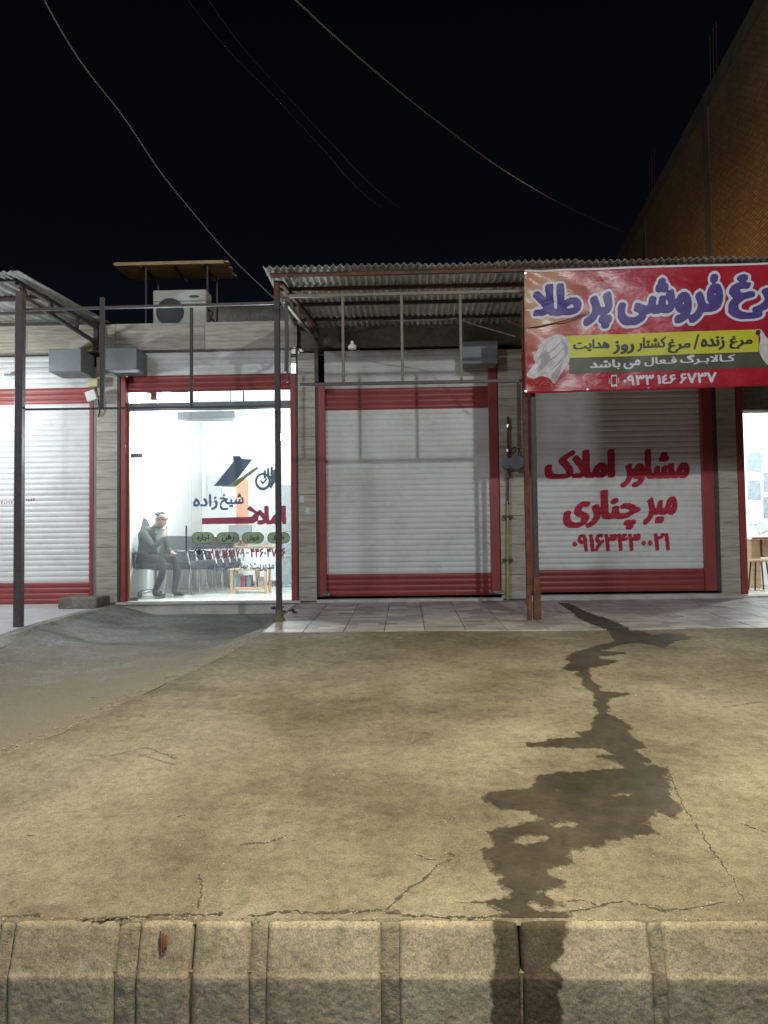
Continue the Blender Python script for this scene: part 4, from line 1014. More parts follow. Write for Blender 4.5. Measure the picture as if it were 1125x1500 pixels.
for i in range(7):
    f_ = i / 6; y = 12.2 + 2.5 * f_; x = P(278 + 68 * f_, 850, y).x
    which = ['nearest black waiting chair, just right of the seated man', 'second black waiting chair from the seated man', 'third black waiting chair from the seated man', 'middle black waiting chair in the receding row', 'third black waiting chair from the far end of the row', 'second black waiting chair from the far end of the row', 'farthest black waiting chair at the end of the row']
    waiting_chair(x, y, R(-28), which[i])
# low wooden table
tp = P(368, 864, 12.3); tx, ty = tp.x, 12.3
t = thing('coffee_table', 'low wooden table with glass top and shelf inside the lit office', 'table', (tx, ty, FZ))
for sx_ in (-.27, .27):
    for sy_ in (-.18, .18): bx('leg', 'wood', tx + sx_ - .02, tx + sx_ + .02, ty + sy_ - .02, ty + sy_ + .02, FZ, FZ + .36, parent=t)
bx('top', 'wood', tx - .30, tx + .30, ty - .21, ty + .21, FZ + .362, FZ + .39, parent=t)
bx('shelf', 'wood', tx - .25, tx + .25, ty - .16, ty + .16, FZ + .05, FZ + .10, parent=t); bx('divider', 'wood', tx + .09, tx + .11, ty - .17, ty + .17, FZ + .101, FZ + .36, parent=t)
for k, (a, b, h, mt) in enumerate([(-.22, -.14, .19, 'film_steel'), (-.13, -.07, .17, 'ink_red'), (-.05, .02, .18, 'film_steel'), (.13, .22, .15, 'feather_grey')]):
    tag(MB().box(tx + a, tx + b, ty - .12, ty + .06, FZ + .102, FZ + .102 + h).build('book', mt, None, .004), ['blue book at the left end of the low table shelf', 'thin red book beside the blue one on the shelf', 'blue book in the middle of the low table shelf', 'grey box in the right bay of the low table'][k], 'book' if k < 3 else 'box')
# desk with screen and file cabinet at the back
dx0 = XX(352, 14.3); dk = thing('desk', 'pale office desk standing before the back wall of the lit office', 'desk', (dx0 + .5, 14.4, FZ))
bx('desktop', 'wood', dx0 - .1, dx0 + 0.95, 14.1, 14.7, FZ + .72, FZ + .75, parent=dk); bx('side_panel', 'plaster', dx0 - .08, dx0 - .05, 14.12, 14.68, FZ, FZ + .718, parent=dk); bx('side_panel', 'plaster', dx0 + .90, dx0 + .93, 14.12, 14.68, FZ, FZ + .718, parent=dk); bx('front_panel', 'plaster', dx0 - .045, dx0 + .895, 14.15, 14.17, FZ + .1, FZ + .715, parent=dk)
p = P(352, 788, 14.4); t = thing('desk_monitor', 'blue grey screen seen from behind, standing on the desk', 'monitor', (p.x, 14.4, FZ + .75))
bx('screen', 'grey_sheet', p.x - .22, p.x + .22, 14.37, 14.41, FZ + .86, FZ + 1.14, parent=t); bx('stand', 'black_plastic', p.x - .03, p.x + .03, 14.39, 14.42, FZ + .76, FZ + .858, parent=t); bx('foot', 'black_plastic', p.x - .1, p.x + .1, 14.33, 14.47, FZ + .751, FZ + .759, parent=t)
a, b = P(346, 702, IW2 - .05), P(363, 792, IW2 - .05)
tag(MB().box(a.x, b.x, IW2 - .04, IW2 - .003, b.z - .3, a.z).build('wall_panel', 'orange_trim', None, .003), 'narrow orange upright panel on the office back wall', 'panel')
a, b = P(302, 697, IW2 - .02), P(325, 735, IW2 - .02)
t = thing('picture_frame', 'pale framed notice on the back wall left of the orange panel', 'picture', ((a.x + b.x) / 2, IW2 - .02, b.z))
bx('frame', 'chrome', a.x, b.x, IW2 - .03, IW2 - .003, b.z, a.z, parent=t); bx('sheet', 'paper', a.x + .03, b.x - .03, IW2 - .036, IW2 - .031, b.z + .03, a.z - .03, parent=t)
a, b = P(415, 712, 14.0), P(425, 800, 14.0)
t = thing('cabinet', 'grey metal cabinet at the right wall inside the lit office', 'cabinet', (a.x + .2, 14.0, FZ))
bx('body', 'grey_sheet', a.x, a.x + .42, 13.8, 14.25, FZ, a.z, parent=t)
for k in range(3): bx('drawer_front', 'grey_sheet', a.x + .02, a.x + .40, 13.785, 13.797, FZ + .08 + k * .46, FZ + .5 + k * .46, parent=t)
a, b = P(262, 601, GY + .5), P(348, 616, GY + .5)
t = thing('air_curtain', 'long grey air curtain box hung inside above the glass door', 'air curtain', ((a.x + b.x) / 2, GY + .5, b.z))
bx('case', 'grey_sheet', a.x, b.x, GY + .4, GY + .6, b.z, a.z, parent=t, bevel=.02); bx('grille', 'ac_dark', a.x + .05, b.x - .05, GY + .42, GY + .5, b.z - .006, b.z - .001, parent=t)
for q in (a.x + .1, b.x - .1): bx('hanger', 'chrome', q - .01, q + .01, GY + .49, GY + .51, a.z + .002, ZT - .525, parent=t)

# ================================================================== inside shop 5
p = P(1135, 585, 11.6); bulb(1150, 592, 11.5, 'bright bulb hanging in the right hand shop, at the picture edge', P_BULB * 0.9)
for i, (l, tt, r_, b_, rot, mt, lb) in enumerate([(1095, 662, 1117, 690, -.18, 'paper_grey', 'tilted grey sheet, highest on the right hand shop wall'), (1095, 704, 1115, 731, 0, 'paper_grey', 'upright grey sheet under the tilted one'), (1118, 692, 1140, 720, 0, 'paper_grey', 'grey sheet cut by the right picture edge, upper'), (1094, 738, 1112, 768, .3, 'paper', 'pale leaning sheet above the table'), (1118, 728, 1140, 758, 0, 'paper_grey', 'grey sheet cut by the right picture edge, lower'), (1108, 764, 1122, 780, .4, 'paper', 'small pale sheet just over the red table edge')]):
    a, b = P(l, tt, IW5 - .01), P(r_, b_, IW5 - .01); cx, cz = (a.x + b.x) / 2, (a.z + b.z) / 2; hw, hh = abs(b.x - a.x) / 2, abs(a.z - b.z) / 2
    m = MB(); vs = []
    for y in (IW5 - .006, IW5 - .002):
        for u, v in ((-1, -1), (1, -1), (1, 1), (-1, 1)):
            vs.append((cx + u * hw * math.cos(rot) - v * hh * math.sin(rot), y - (.01 if v < 0 and y < IW5 - .003 else 0), cz + u * hw * math.sin(rot) + v * hh * math.cos(rot)))
    m.add(vs, [(0, 1, 2, 3), (7, 6, 5, 4), (0, 4, 5, 1), (1, 5, 6, 2), (2, 6, 7, 3), (3, 7, 4, 0)]); tag(m.build('paper_sheet', mt), lb, 'paper', 'sheets pinned on the shop wall')
a = P(1093, 790, 12.2); tx = a.x
t = thing('counter', 'white topped counter with red edge in the right hand shop', 'counter', (tx + .7, 12.3, FZ))
bx('top', 'white_plastic', tx, tx + 1.5, 12.0, 12.6, a.z, a.z + .04, parent=t); bx('red_edge', 'red_paint', tx, tx + 1.5, 11.985, 11.998, a.z + .0, a.z + .03, parent=t)
for q in (tx + .03, tx + 1.4): bx('leg', 'wood', q, q + .14, 12.1, 12.5, FZ, a.z - .003, parent=t)
bx('drawer', 'wood', tx + .2, tx + 1.38, 12.05, 12.5, a.z - .28, a.z - .003, parent=t)
p = P(1112, 850, 11.6)
t = thing('stool', 'small dark stool with wooden seat before the counter', 'stool', (p.x, 11.6, FZ))
MB().lathe((p.x, 11.6, FZ + .42), [(0, 0), (.15, 0), (.16, .02), (.15, .04), (0, .04)], 20).build('seat', 'wood', t)
for k in range(4):
    q = Vector((math.cos(k * 1.57 + .78), math.sin(k * 1.57 + .78), 0)); MB().tube([Vector((p.x, 11.6, FZ + .42)) + q * .11, Vector((p.x, 11.6, FZ)) + q * .16], .012, 8).build('leg', 'black_plastic', t)

# ================================================================== canopies
def corrugated(name, xa, xb, ya, yb, za, zb, parent, label=None, pitch=0.078, amp=0.014, yj=0.02):
    """sheets side by side, waves across x, each sheet a part with real thickness"""
    x = xa; k = 0
    while x < xb - .05:
        x2 = min(x + 0.86, xb); n = int((x2 - x + .04) / pitch * 8); m = MB(); lift = (k % 2) * 0.004; y0 = ya + rnd.uniform(-yj, yj); vs = []
        for s_, (y, z) in enumerate([(y0, za), (yb, zb)]):
            for i in range(n + 1):
                X = x + (x2 - x + .04) * i / n; wz = amp * math.cos(2 * math.pi * (X - xa) / pitch)
                vs.append((X, y, z + wz + lift)); vs.append((X, y, z + wz + lift - 0.0025))
        r = 2 * (n + 1); fs = []
        for i in range(n):
            a = 2 * i; fs += [(a, a + 2, r + a + 2, r + a), (a + 1, r + a + 1, r + a + 3, a + 3), (a, a + 1, a + 3, a + 2), (r + a, r + a + 2, r + a + 3, r + a + 1)]
        m.add(vs, fs); m.sm = True; m.build(name, 'galvanised', parent, label=label); x = x2; k += 1
def post(a, b, w_, mat, parent, name='post'): return MB().bar(a, b, w_).build(name, mat, parent, 0.004)
# middle and right canopy
c0 = P(385, 392, 8.35); cb = P(465, 478, F)
can = thing('tin_canopy', 'rusty corrugated tin canopy over the middle and right shutters, on steel posts', 'canopy', (c0.x, 8.5, H(0, 8.5)))
ZCf = c0.z
corrugated('roof_sheet', c0.x, 7.5, 8.35, F + 0.28, ZCf, ZCf - 0.03, can)
mxz = ZCf - 0.085
for Y, mt in ((8.48, 'rust_steel'), (8.97, 'rust_steel'), (9.55, 'dark_steel'), (10.2, 'dark_steel')):
    MB().box(c0.x + .06, 7.4, Y - .02, Y + .02, mxz + .018, mxz + .062).build('purlin', mt, can, .003)
YPF = 8.6
pm = P(409, 908, YPF); MB().bar((pm.x, YPF, H(0, YPF) + .06), (pm.x, YPF, mxz - .20), .062).build('post', 'dark_steel', can, .004, label='dark lower post right of the lit glass')
MB().bar((pm.x, YPF, mxz - .198), (pm.x, YPF, mxz + .016), .064).build('post_head', 'rust_steel', can, .004)
fb = MB(); fb.lathe((pm.x, YPF, H(0, YPF) + .0), [(0.0, -.01), (.075, -.01), (.065, .02), (.045, .05), (.04, .13), (0, .13)], 9); fb.build('concrete_footing', 'mortar', can)
pr_ = P(783, 905, 8.5)
MB().bar((pr_.x + .028, 8.5, H(0, 8.5) + .40), (pr_.x + .028, 8.5, mxz + .016), .055).build('post', 'dark_steel', can, .004)
MB().bar((pr_.x - .055, 8.5, H(0, 8.5)), (pr_.x - .055, 8.5, mxz - .30), .05).build('post', 'rust_steel', can, .004)
MB().bar((pr_.x + .03, 8.5, H(0, 8.5) - .01), (pr_.x + .03, 8.5, H(0, 8.5) + .46), .078).build('post_sleeve', 'rust_steel', can, .005)
for k in range(2):
    x = 4.9 + k * 2.3; MB().bar((x, 8.5, H(0, 8.5)), (x, 8.5, mxz + .016), .06).build('post', 'dark_steel', can, .004)
# lattice sign frame under the canopy
tl, tr_ = P(416, 433, YPF), P(757, 428, YPF); bl, br_ = P(462, 562, YPF), P(762, 559, YPF)
zt_, zb_ = (tl.z + tr_.z) / 2, (bl.z + br_.z) / 2
MB().bar((tl.x, YPF, zt_), (pr_.x - .03, YPF, zt_), .035).build('frame_rail', 'beige_steel', can, .003)
MB().bar((P(440, 562, YPF).x, YPF, zb_), (pr_.x - .03, YPF, zb_), .035).build('frame_rail', 'post_steel', can, .003)
for px in (502.5, 589, 675): x = P(px, 500, YPF).x; MB().bar((x, YPF, zb_ + .018), (x, YPF, zt_ - .018), .032).build('frame_bar', 'beige_steel', can, .003)
# side truss
TA, TB_ = P(412, 412, YPF), P(464, 478, F - .02); MB().bar(TA + Vector((0, 0, -.02)), TB_, .045).build('truss_chord', 'rust_steel', can, .003)
BA, BB = P(416, 440, YPF), P(461, 496, F - .02); MB().bar(BA, BB, .038).build('truss_chord', 'beige_steel', can, .003)
for t_ in (.15, .4, .68): MB().bar(TA.lerp(TB_, t_), BA.lerp(BB, min(1, t_ + .12)), .026).build('truss_web', 'beige_steel', can, .002)
MB().bar(P(463, 478, F - .03), P(464, 560, F - .03), .05).build('wall_plate', 'dark_steel', can, .003)
MB().tube([P(418, 436, 8.7), P(419, 500, 8.7), P(418, 545, 8.7)], .014, 8).build('conduit', 'cable_pale', can)
MB().tube([P(420, 440, 8.75), P(422, 500, 8.78), P(421, 560, 8.75)], .012, 8).build('conduit', 'cable_pale', can)

# left canopy
l0 = P(27, 930, 8.34); lz = HP(0, 8.34)
lc = thing('side_canopy', 'pale corrugated canopy on a tall post over the far left shop', 'canopy', (l0.x, 8.34, lz))
ra, rb = P(11, 399, 8.05), P(164, 474, F + .1)
lx = (ra.x + rb.x) / 2
nn = 0; x = lx
while x > -9:
    x2 = x - .86; m = MB(); n = 40; vs = []
    for (y, z) in [(8.05, ra.z + .01), (F + .1, rb.z + .01)]:
        for i in range(n + 1):
            X = x2 + (x - x2 + .03) * i / n; wz = .014 * math.cos(2 * math.pi * X / .078); vs += [(X, y, z + wz + nn % 2 * .004), (X, y, z + wz - .0025 + nn % 2 * .004)]
    r = 2 * (n + 1); fs = []
    for i in range(n):
        a = 2 * i; fs += [(a, a + 2, r + a + 2, r + a), (a + 1, r + a + 1, r + a + 3, a + 3), (a, a + 1, a + 3, a + 2), (r + a, r + a + 2, r + a + 3, r + a + 1)]
    m.add(vs, fs); m.sm = True; m.build('roof_sheet', 'galvanised', lc); x = x2; nn += 1
m = MB(); m.bar((lx + .02, 8.04, ra.z + .005), (lx + .02, F + .1, rb.z + .005), .07, .012); m.build('edge_flashing', 'galvanised', lc)
MB().bar((l0.x, 8.34, lz - .05), (l0.x, 8.34, P(28, 428, 8.34).z), .085).build('post', 'post_steel', lc, .005)
A1, A2 = P(25, 414, 8.34), P(143, 480, F - .08); B1, B2 = P(37, 437, 8.45), P(141, 502, F - .08)
MB().bar(A1, A2, .05).build('truss_chord', 'dark_steel', lc, .003); MB().bar(B1, B2, .045).build('truss_chord', 'dark_steel', lc, .003)
for t_ in (.04, .36, .70): MB().bar(A1.lerp(A2, t_), B1.lerp(B2, max(0, t_ - .02)), .045).build('truss_web', 'dark_steel', lc, .003)
MB().bar(P(141, 474, F - .06), P(141, 512, F - .06), .06).build('wall_plate', 'dark_steel', lc, .003)
for t_, z_ in ((0.0, 0), (.33, 0), (.66, 0), (.93, 0)):
    q = A1.lerp(A2, t_); MB().bar((q.x, q.y, q.z + .03), (-9, q.y, q.z + .03), .04).build('purlin', 'dark_steel', lc, .003)
q = B1.lerp(B2, 0.02); MB().bar((q.x, q.y, q.z), (-9, q.y, q.z), .04).build('purlin', 'dark_steel', lc, .003)
# empty banner frame spanning from left post to the middle post
YR = 8.42
fr = thing('banner_frame', 'thin empty steel frame strung between the left post and the middle post', 'frame', (P(280, 590, YR).x, YR, P(280, 590, YR).z))
MB().bar(P(36, 454, YR), P(404, 444, YR), .030).build('rail', 'post_steel', fr, .002)
MB().bar(P(22, 600, YR), P(404, 595, YR), .022).build('rail', 'dark_steel', fr, .002)
for px in (150, 280.5): MB().bar(P(px, 451 if px > 200 else 436, YR), P(px, 597, YR), .032 if px > 200 else .045).build('upright', 'dark_steel', fr, .002)

# ------------------------------------------------------------------ the red banner
BYF = 8.42
def b_edge(px, top): return (397 if top else 577) - 0.0325 * (px - 768)
def ban_y(x, z):
    c = P(768, 397, BYF); dx, dz = x - c.x, c.z - z
    f1 = 0.020 * math.sin(dx * 9 + dz * 3.5) * math.exp(-dx * 2.2) + 0.013 * math.sin(dx * 3.2 - dz * 2) * math.exp(-dx * .3)
    f1 += 0.006 * mnoise.noise(Vector((dx * 4, dz * 7, 0))) + 0.016 * math.exp(-dx * 3.0) * math.sin((dz - dx * .6) * 26) * math.exp(-dz * 1.2)
    f1 += -0.012 * math.exp(-((dz - .44 + dx * .35) / .025) ** 2) * math.exp(-dx * 1.6)
    return BYF + f1
def on_ban(px, py, d=0.0): p = P(px, py, BYF); return (p.x, ban_y(p.x, p.z) - d, p.z)
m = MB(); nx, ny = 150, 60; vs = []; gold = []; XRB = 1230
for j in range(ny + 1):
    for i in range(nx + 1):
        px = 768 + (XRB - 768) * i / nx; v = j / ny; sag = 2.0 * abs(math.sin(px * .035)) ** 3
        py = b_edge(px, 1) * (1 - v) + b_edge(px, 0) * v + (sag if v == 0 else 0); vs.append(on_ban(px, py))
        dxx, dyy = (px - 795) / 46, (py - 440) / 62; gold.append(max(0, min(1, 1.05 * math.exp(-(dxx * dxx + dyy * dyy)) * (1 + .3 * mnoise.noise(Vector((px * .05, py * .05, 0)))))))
m.add(vs, [(j * (nx + 1) + i, j * (nx + 1) + i + 1, (j + 1) * (nx + 1) + i + 1, (j + 1) * (nx + 1) + i) for j in range(ny) for i in range(nx)])
p0 = P(768, 577, BYF)
ban = thing('shop_banner', 'wide wrinkled red vinyl banner with violet Persian heading and yellow strip', 'banner', (p0.x, BYF, p0.z))
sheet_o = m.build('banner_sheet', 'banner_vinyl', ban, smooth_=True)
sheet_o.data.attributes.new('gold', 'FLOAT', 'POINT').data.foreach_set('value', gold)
so = sheet_o.modifiers.new('thickness', 'SOLIDIFY'); so.thickness = 0.0012; so.offset = 1
def quad_strip(m, l, r, tl_, tr2, bl_, br2, d):
    n = 50; vs = []
    for k in range(n + 1):
        t = k / n; px = l + (r - l) * t
        for q in range(5):
            s_ = q / 4; vs.append(on_ban(px, (tl_ + (tr2 - tl_) * t) * (1 - s_) + (bl_ + (br2 - bl_) * t) * s_, d))
    m.add(vs, [(k * 5 + q, k * 5 + q + 1, (k + 1) * 5 + q + 1, (k + 1) * 5 + q) for k in range(n) for q in range(4)])
m = MB(); quad_strip(m, 829, 1111, 492, 482.5, 524.5, 515.5, .003); m.build('printed_strip', 'ink_yellow', ban, label='yellow strip')
m = MB(); quad_strip(m, 834, XRB - 1, 524.7, 511.5, 548, 535, .003); m.build('printed_strip', 'ink_olive', ban, label='dark olive strip')
m = MB(); quad_strip(m, 768.5, XRB - 1, 395.6, 381.4, 398.5, 384.2, .004); m.build('hem', 'ink_white', ban)
m = MB(); m2 = MB()
for t, b4 in [('طلا', (781, 416, 852, 463)), ('پر', (855, 428, 897, 481)), ('فروشی', (905, 404, 1059, 474)), ('مرغ', (1067, 401, 1176, 466))]:
    write(m2, t, b4, lambda x, y: on_ban(x, y, .003), (4.6, 3.4), -.033, out=4, res=64, maxrun=5)
    write(m, t, b4, lambda x, y: on_ban(x, y, .0055), (4.6, 3.4), -.033, res=64, maxrun=5)
m2.build('heading_outline', 'ink_white', ban); m.build('heading', 'ink_violet', ban)
m = MB(); fb_ = lambda x, y: on_ban(x, y, .0055)
for t, l, r, tt, bb in [('مرغ', 1068, 1102, 492, 511), ('زنده', 1026, 1061, 493, 513), ('مرغ', 978, 1011, 497, 517), ('کشتار', 934, 975, 494, 514), ('روز', 898, 929, 499, 518), ('هدایت', 840, 893, 497, 514)]:
    write(m, t, (l, tt, r, bb), fb_, (3.8, 2.6), -.033)
m.add([fb_(*p) for p in [(1015, 512), (1018, 512), (1024, 490), (1021, 490)]], [(0, 1, 2, 3)]); m.build('strip_lettering', 'ink_black', ban)
m = MB()
for t, l, r, tt, bb in [('کـالابـرگ', 996, 1076, 519, 533.5), ('فـعال', 944, 991, 523, 536), ('می', 914, 938, 527, 540), ('باشد', 864, 909, 527, 541)]: write(m, t, (l, tt, r, bb), fb_, (2.4, 1.9), -.033)
for t, l, r, tt, bb in [('۰۹۳۳', 913, 958, 549.5, 564), ('۱٤۶', 963, 990, 549, 562), ('۶۷۳۷', 996, 1049, 546, 561)]: write(m, t, (l, tt, r, bb), fb_, (2.6, 2.2), -.033)
for pts in ([(895, 549.5), (904, 549), (904, 551), (895, 551.5)], [(895, 563.5), (904, 563), (904, 566), (895, 566.5)], [(895, 551.6), (896.3, 551.5), (896.3, 563.4), (895, 563.4)], [(902.7, 551), (904, 551), (904, 563), (902.7, 563)], [(892, 554), (893, 554), (893, 562), (892, 562)], [(906, 553.5), (907, 553.5), (907, 561.5), (906, 561.5)]): m.add([fb_(*p) for p in pts], [(0, 1, 2, 3)])
m.build('strip_lettering', 'ink_white', ban)
def sm_poly(pts, n=4):
    out = []; N = len(pts)
    for i in range(N):
        p0_, p1, p2, p3 = [np.array(pts[(i + k) % N], float) for k in (-1, 0, 1, 2)]
        for k in range(n):
            t = k / n; out.append(tuple(.5 * ((2 * p1) + (-p0_ + p2) * t + (2 * p0_ - 5 * p1 + 4 * p2 - p3) * t * t + (-p0_ + 3 * p1 - 3 * p2 + p3) * t ** 3)))
    return out
def print_shape(polys_, mat, name, d):
    q = [np.array(sm_poly(p)) for p in polys_]; al = np.vstack(q); lo = al.min(0) - 1; s_ = 2.0
    M = raster([(p - lo) * s_ for p in q], int((al[:, 0].max() - lo[0] + 2) * s_), int((al[:, 1].max() - lo[1] + 2) * s_)); mm = MB()
    contour(mm, blur(M.astype(float), 1), lambda x, y: on_ban(lo[0] + x / s_, lo[1] + y / s_, d), maxrun=6); mm.build(name, mat, ban)
S7 = lambda pts: [(740 + x / 2.922, 360 + y / 2.922) for x, y in pts]
print_shape([S7([(90, 555), (125, 505), (118, 480), (150, 430), (175, 400), (225, 380), (262, 395), (278, 440), (272, 500), (240, 545), (210, 590), (190, 570), (150, 560), (120, 572)])], 'feather', 'printed_chicken', .0060)
print_shape([S7([(180, 420), (225, 395), (250, 420), (245, 470), (215, 500), (190, 470)]), S7([(205, 520), (225, 500), (232, 520), (215, 560)]), S7([(105, 540), (130, 505), (140, 520), (120, 555)])], 'ink_white', 'printed_highlight', .0066)
print_shape([S7([(150, 470), (175, 455), (190, 480), (170, 520), (135, 545), (150, 510)]), S7([(195, 560), (225, 520), (245, 500), (232, 550), (212, 585)]), S7([(240, 410), (262, 420), (268, 460), (250, 480), (255, 440)])], 'feather_grey', 'printed_shading', .0075)
mm = MB()
for (x0_, y0_, x1_, y1_, w0) in [(245, 405, 150, 470, 3), (255, 430, 165, 500, 3), (262, 455, 185, 535, 3.5), (250, 480, 205, 560, 3), (170, 420, 128, 500, 2.5), (200, 440, 120, 540, 3), (225, 520, 195, 575, 2.5), (235, 395, 262, 450, 2.5)]:
    n = 8; vs = []
    for k in range(n + 1):
        t = k / n; x = x0_ + (x1_ - x0_) * t; y = y0_ + (y1_ - y0_) * t + 14 * math.sin(math.pi * t); ww = w0 * math.sin(math.pi * min(.97, t + .03)) + .4
        for q in (-1, 1): vs.append(on_ban(740 + (x + q * ww * .5) / 2.922, 360 + (y + q * ww * .7) / 2.922, .0085))
    mm.add(vs, [(2 * k, 2 * k + 1, 2 * k + 3, 2 * k + 2) for k in range(n)])
mm.build('printed_shading', 'feather_grey', ban)
print_shape([S7([(1080, 360), (1098, 362), (1120, 395), (1160, 420), (1200, 470), (1190, 520), (1130, 515), (1098, 480), (1085, 440), (1092, 395)])], 'feather', 'printed_chicken', .0060)
print_shape([S7([(1070, 372), (1082, 360), (1092, 366), (1088, 382), (1078, 384)])], 'ink_black', 'printed_shading', .0075)
m = MB()
for k in range(16):
    x = 778 + k * 2.6; y = 563 + 2.2 * math.sin(k * 1.9); m.add([on_ban(x, y, .006), on_ban(x + 2, y - 1.5, .006), on_ban(x + 2.4, y - .6, .006), on_ban(x + .4, y + 1, .006)], [(0, 1, 2, 3)])
m.build('printed_scribble', 'ink_gold', ban)
for px, top in [(769.5, 0), (769.5, 1), (860, 0), (950, 0), (1040, 0), (1110, 0)]:
    p = Vector(on_ban(px, b_edge(px, top) + (3 if top else -3), .004)); MB().lathe(p, [(.004, -.004), (.012, -.004), (.012, 0), (.004, 0)], 10, 'Y').build('grommet', 'chrome', ban)
MB().tube([P(740, 468, 8.5), P(770, 481, 8.42), P(790, 478, 8.39), P(826, 470, 8.37), P(864, 458, 8.40)], .006, 6).build('tie_cord', 'rust_steel', ban)

# ================================================================== on the roof
p = P(263, 475, 10.85); za = ZT - 0.22
a, b = P(224, 424.5, 10.85), P(302.5, 475, 10.85)
ac = thing('air_conditioner', 'cream outdoor air conditioner unit behind the parapet under the board awning', 'air conditioner', ((a.x + b.x) / 2, 11.0, za))
ztop = (a.z + P(302, 424, 10.85).z) / 2
MB().box(a.x, b.x, 10.85, 11.15, ztop - .62, ztop).build('case', 'ac_white', ac, .012)
fc = P(249, 457, 10.84); prof = []
gm = MB(); gm.lathe((fc.x, 10.838, fc.z), [(.20, .01), (.20, -.006), (.0, -.012)], 32, 'Y'); g_ = gm.build('fan_grille', 'ac_dark', ac)
for k in range(1, 7):
    r = .03 * k; mm = MB(); mm.tube([(fc.x + r * math.cos(t_ * math.pi / 12), 10.822, fc.z + r * math.sin(t_ * math.pi / 12)) for t_ in range(25)], .0028, 5, False); mm.build('grille_ring', 'black_plastic', g_)
q = P(284, 434, 10.84); m = MB(); m.add([(q.x + .075 * math.cos(t_ * math.pi / 8), y_, q.z + .018 * math.sin(t_ * math.pi / 8)) for y_ in (10.842, 10.849) for t_ in range(16)], [tuple(range(16))] + [(k, (k + 1) % 16, 16 + (k + 1) % 16, 16 + k) for k in range(16)]); m.build('badge', 'ac_dark', ac)
MB().box(a.x, b.x, 10.843, 10.849, P(260, 441.5, 10.85).z - .003, P(260, 441.5, 10.85).z + .003).build('seam', 'ac_dark', ac)
for q in (a.x + .1, b.x - .1): MB().box(q - .03, q + .03, 10.87, 11.13, za, ztop - .622).build('stand', 'dark_steel', ac)
MB().tube([P(302, 452, 10.95), P(312, 458, 10.9), P(309, 466, 10.9), P(315, 472, 10.9)], .014, 6).build('pipe', 'cable_black', ac)
aw = thing('board_awning', 'small awning of brown boards on thin posts above the air conditioner', 'awning', (P(255, 395, 11.3).x, 11.3, za))
wa, wb = P(168, 384, 11.0), P(328, 388, 11.0); wz = (wa.z + wb.z) / 2
for k in range(6):
    y = 11.0 + k * .12; MB().box(wa.x - rnd.uniform(0, .03), wb.x + .02 + rnd.uniform(0, .05), y + .004, y + .114, wz + .004 + .003 * (k % 2), wz + .026 + .003 * (k % 2)).build('board', 'awning_board', aw, .003)
MB().box(wa.x, wb.x, 10.985, 10.998, wz - .02, wz + .03).build('fascia_board', 'awning_board', aw, .003)
for px in (216, 261, 304): x = P(px, 395, 11.3).x; MB().box(x - .02, x + .02, 11.01, 11.70, wz - .04, wz + .002).build('batten', 'dark_steel', aw, .003)
for px, y in ((214, 11.05), (304, 11.05), (232, 11.65), (318, 11.65)): x = P(px, 440, y).x; MB().bar((x, y, za), (x, y, wz - .002), .022).build('post', 'dark_steel', aw)
# low wall further back on the roof
tag(MB().box(XX(300, 12.6), XX(470, 12.6), 12.6, 12.75, ZT - .22, P(380, 448, 12.6).z).build('roof_wall', 'render_coat'), 'low dark wall standing farther back on the roof', 'wall')

# ================================================================== small fittings
# gas meter set on pillar 3
q = P(749, 674, F - .12)
gm_ = thing('gas_meter', 'grey gas meter and regulator with yellow pipe on the stone pillar', 'gas meter', (q.x, F - .1, ZF))
px_z = lambda px, py, y=F - .08: P(px, py, y)
MB().tube([px_z(744, 879), px_z(744, 735)], .017, 10).build('pipe', 'yellow_pipe', gm_, label='yellow lower pipe')
MB().tube([px_z(744, 734), px_z(744, 640), px_z(744, 610)], .015, 10).build('pipe', 'dark_steel', gm_, label='dark upper pipe')
MB().tube([px_z(758, 560), px_z(758.5, 655)], .013, 10).build('pipe', 'cable_pale', gm_, label='pale right hand pipe')
MB().tube([px_z(745, 664), px_z(753, 655), px_z(760, 657), px_z(759, 668)], .013, 8).build('elbow_pipe', 'dark_steel', gm_)
MB().lathe(P(742, 679, F - .11), [(0, -.06), (.07, -.055), (.075, -.02), (.075, .03), (.05, .06), (0, .06)], 20, 'Y').build('regulator', 'grey_sheet', gm_)
MB().lathe(P(758, 677, F - .13), [(0, -.05), (.085, -.05), (.105, -.02), (.105, .05), (.06, .09), (0, .09)], 22, 'Y').build('meter_body', 'grey_sheet', gm_)
MB().lathe(P(744, 697, F - .1), [(0, -.04), (.03, -.03), (.03, .03), (0, .04)], 12).build('valve', 'dark_steel', gm_)
for py in (757, 820): MB().box(px_z(737, py).x, px_z(751, py).x, F - .10, F - .01, px_z(744, py).z - .012, px_z(744, py).z + .012).build('bracket', 'dark_steel', gm_, .002)
for py in (737, 624, 660): MB().lathe(px_z(744, py), [(.0, -.025), (.026, -.02), (.026, .02), (.0, .025)], 8).build('coupling', 'chrome', gm_)
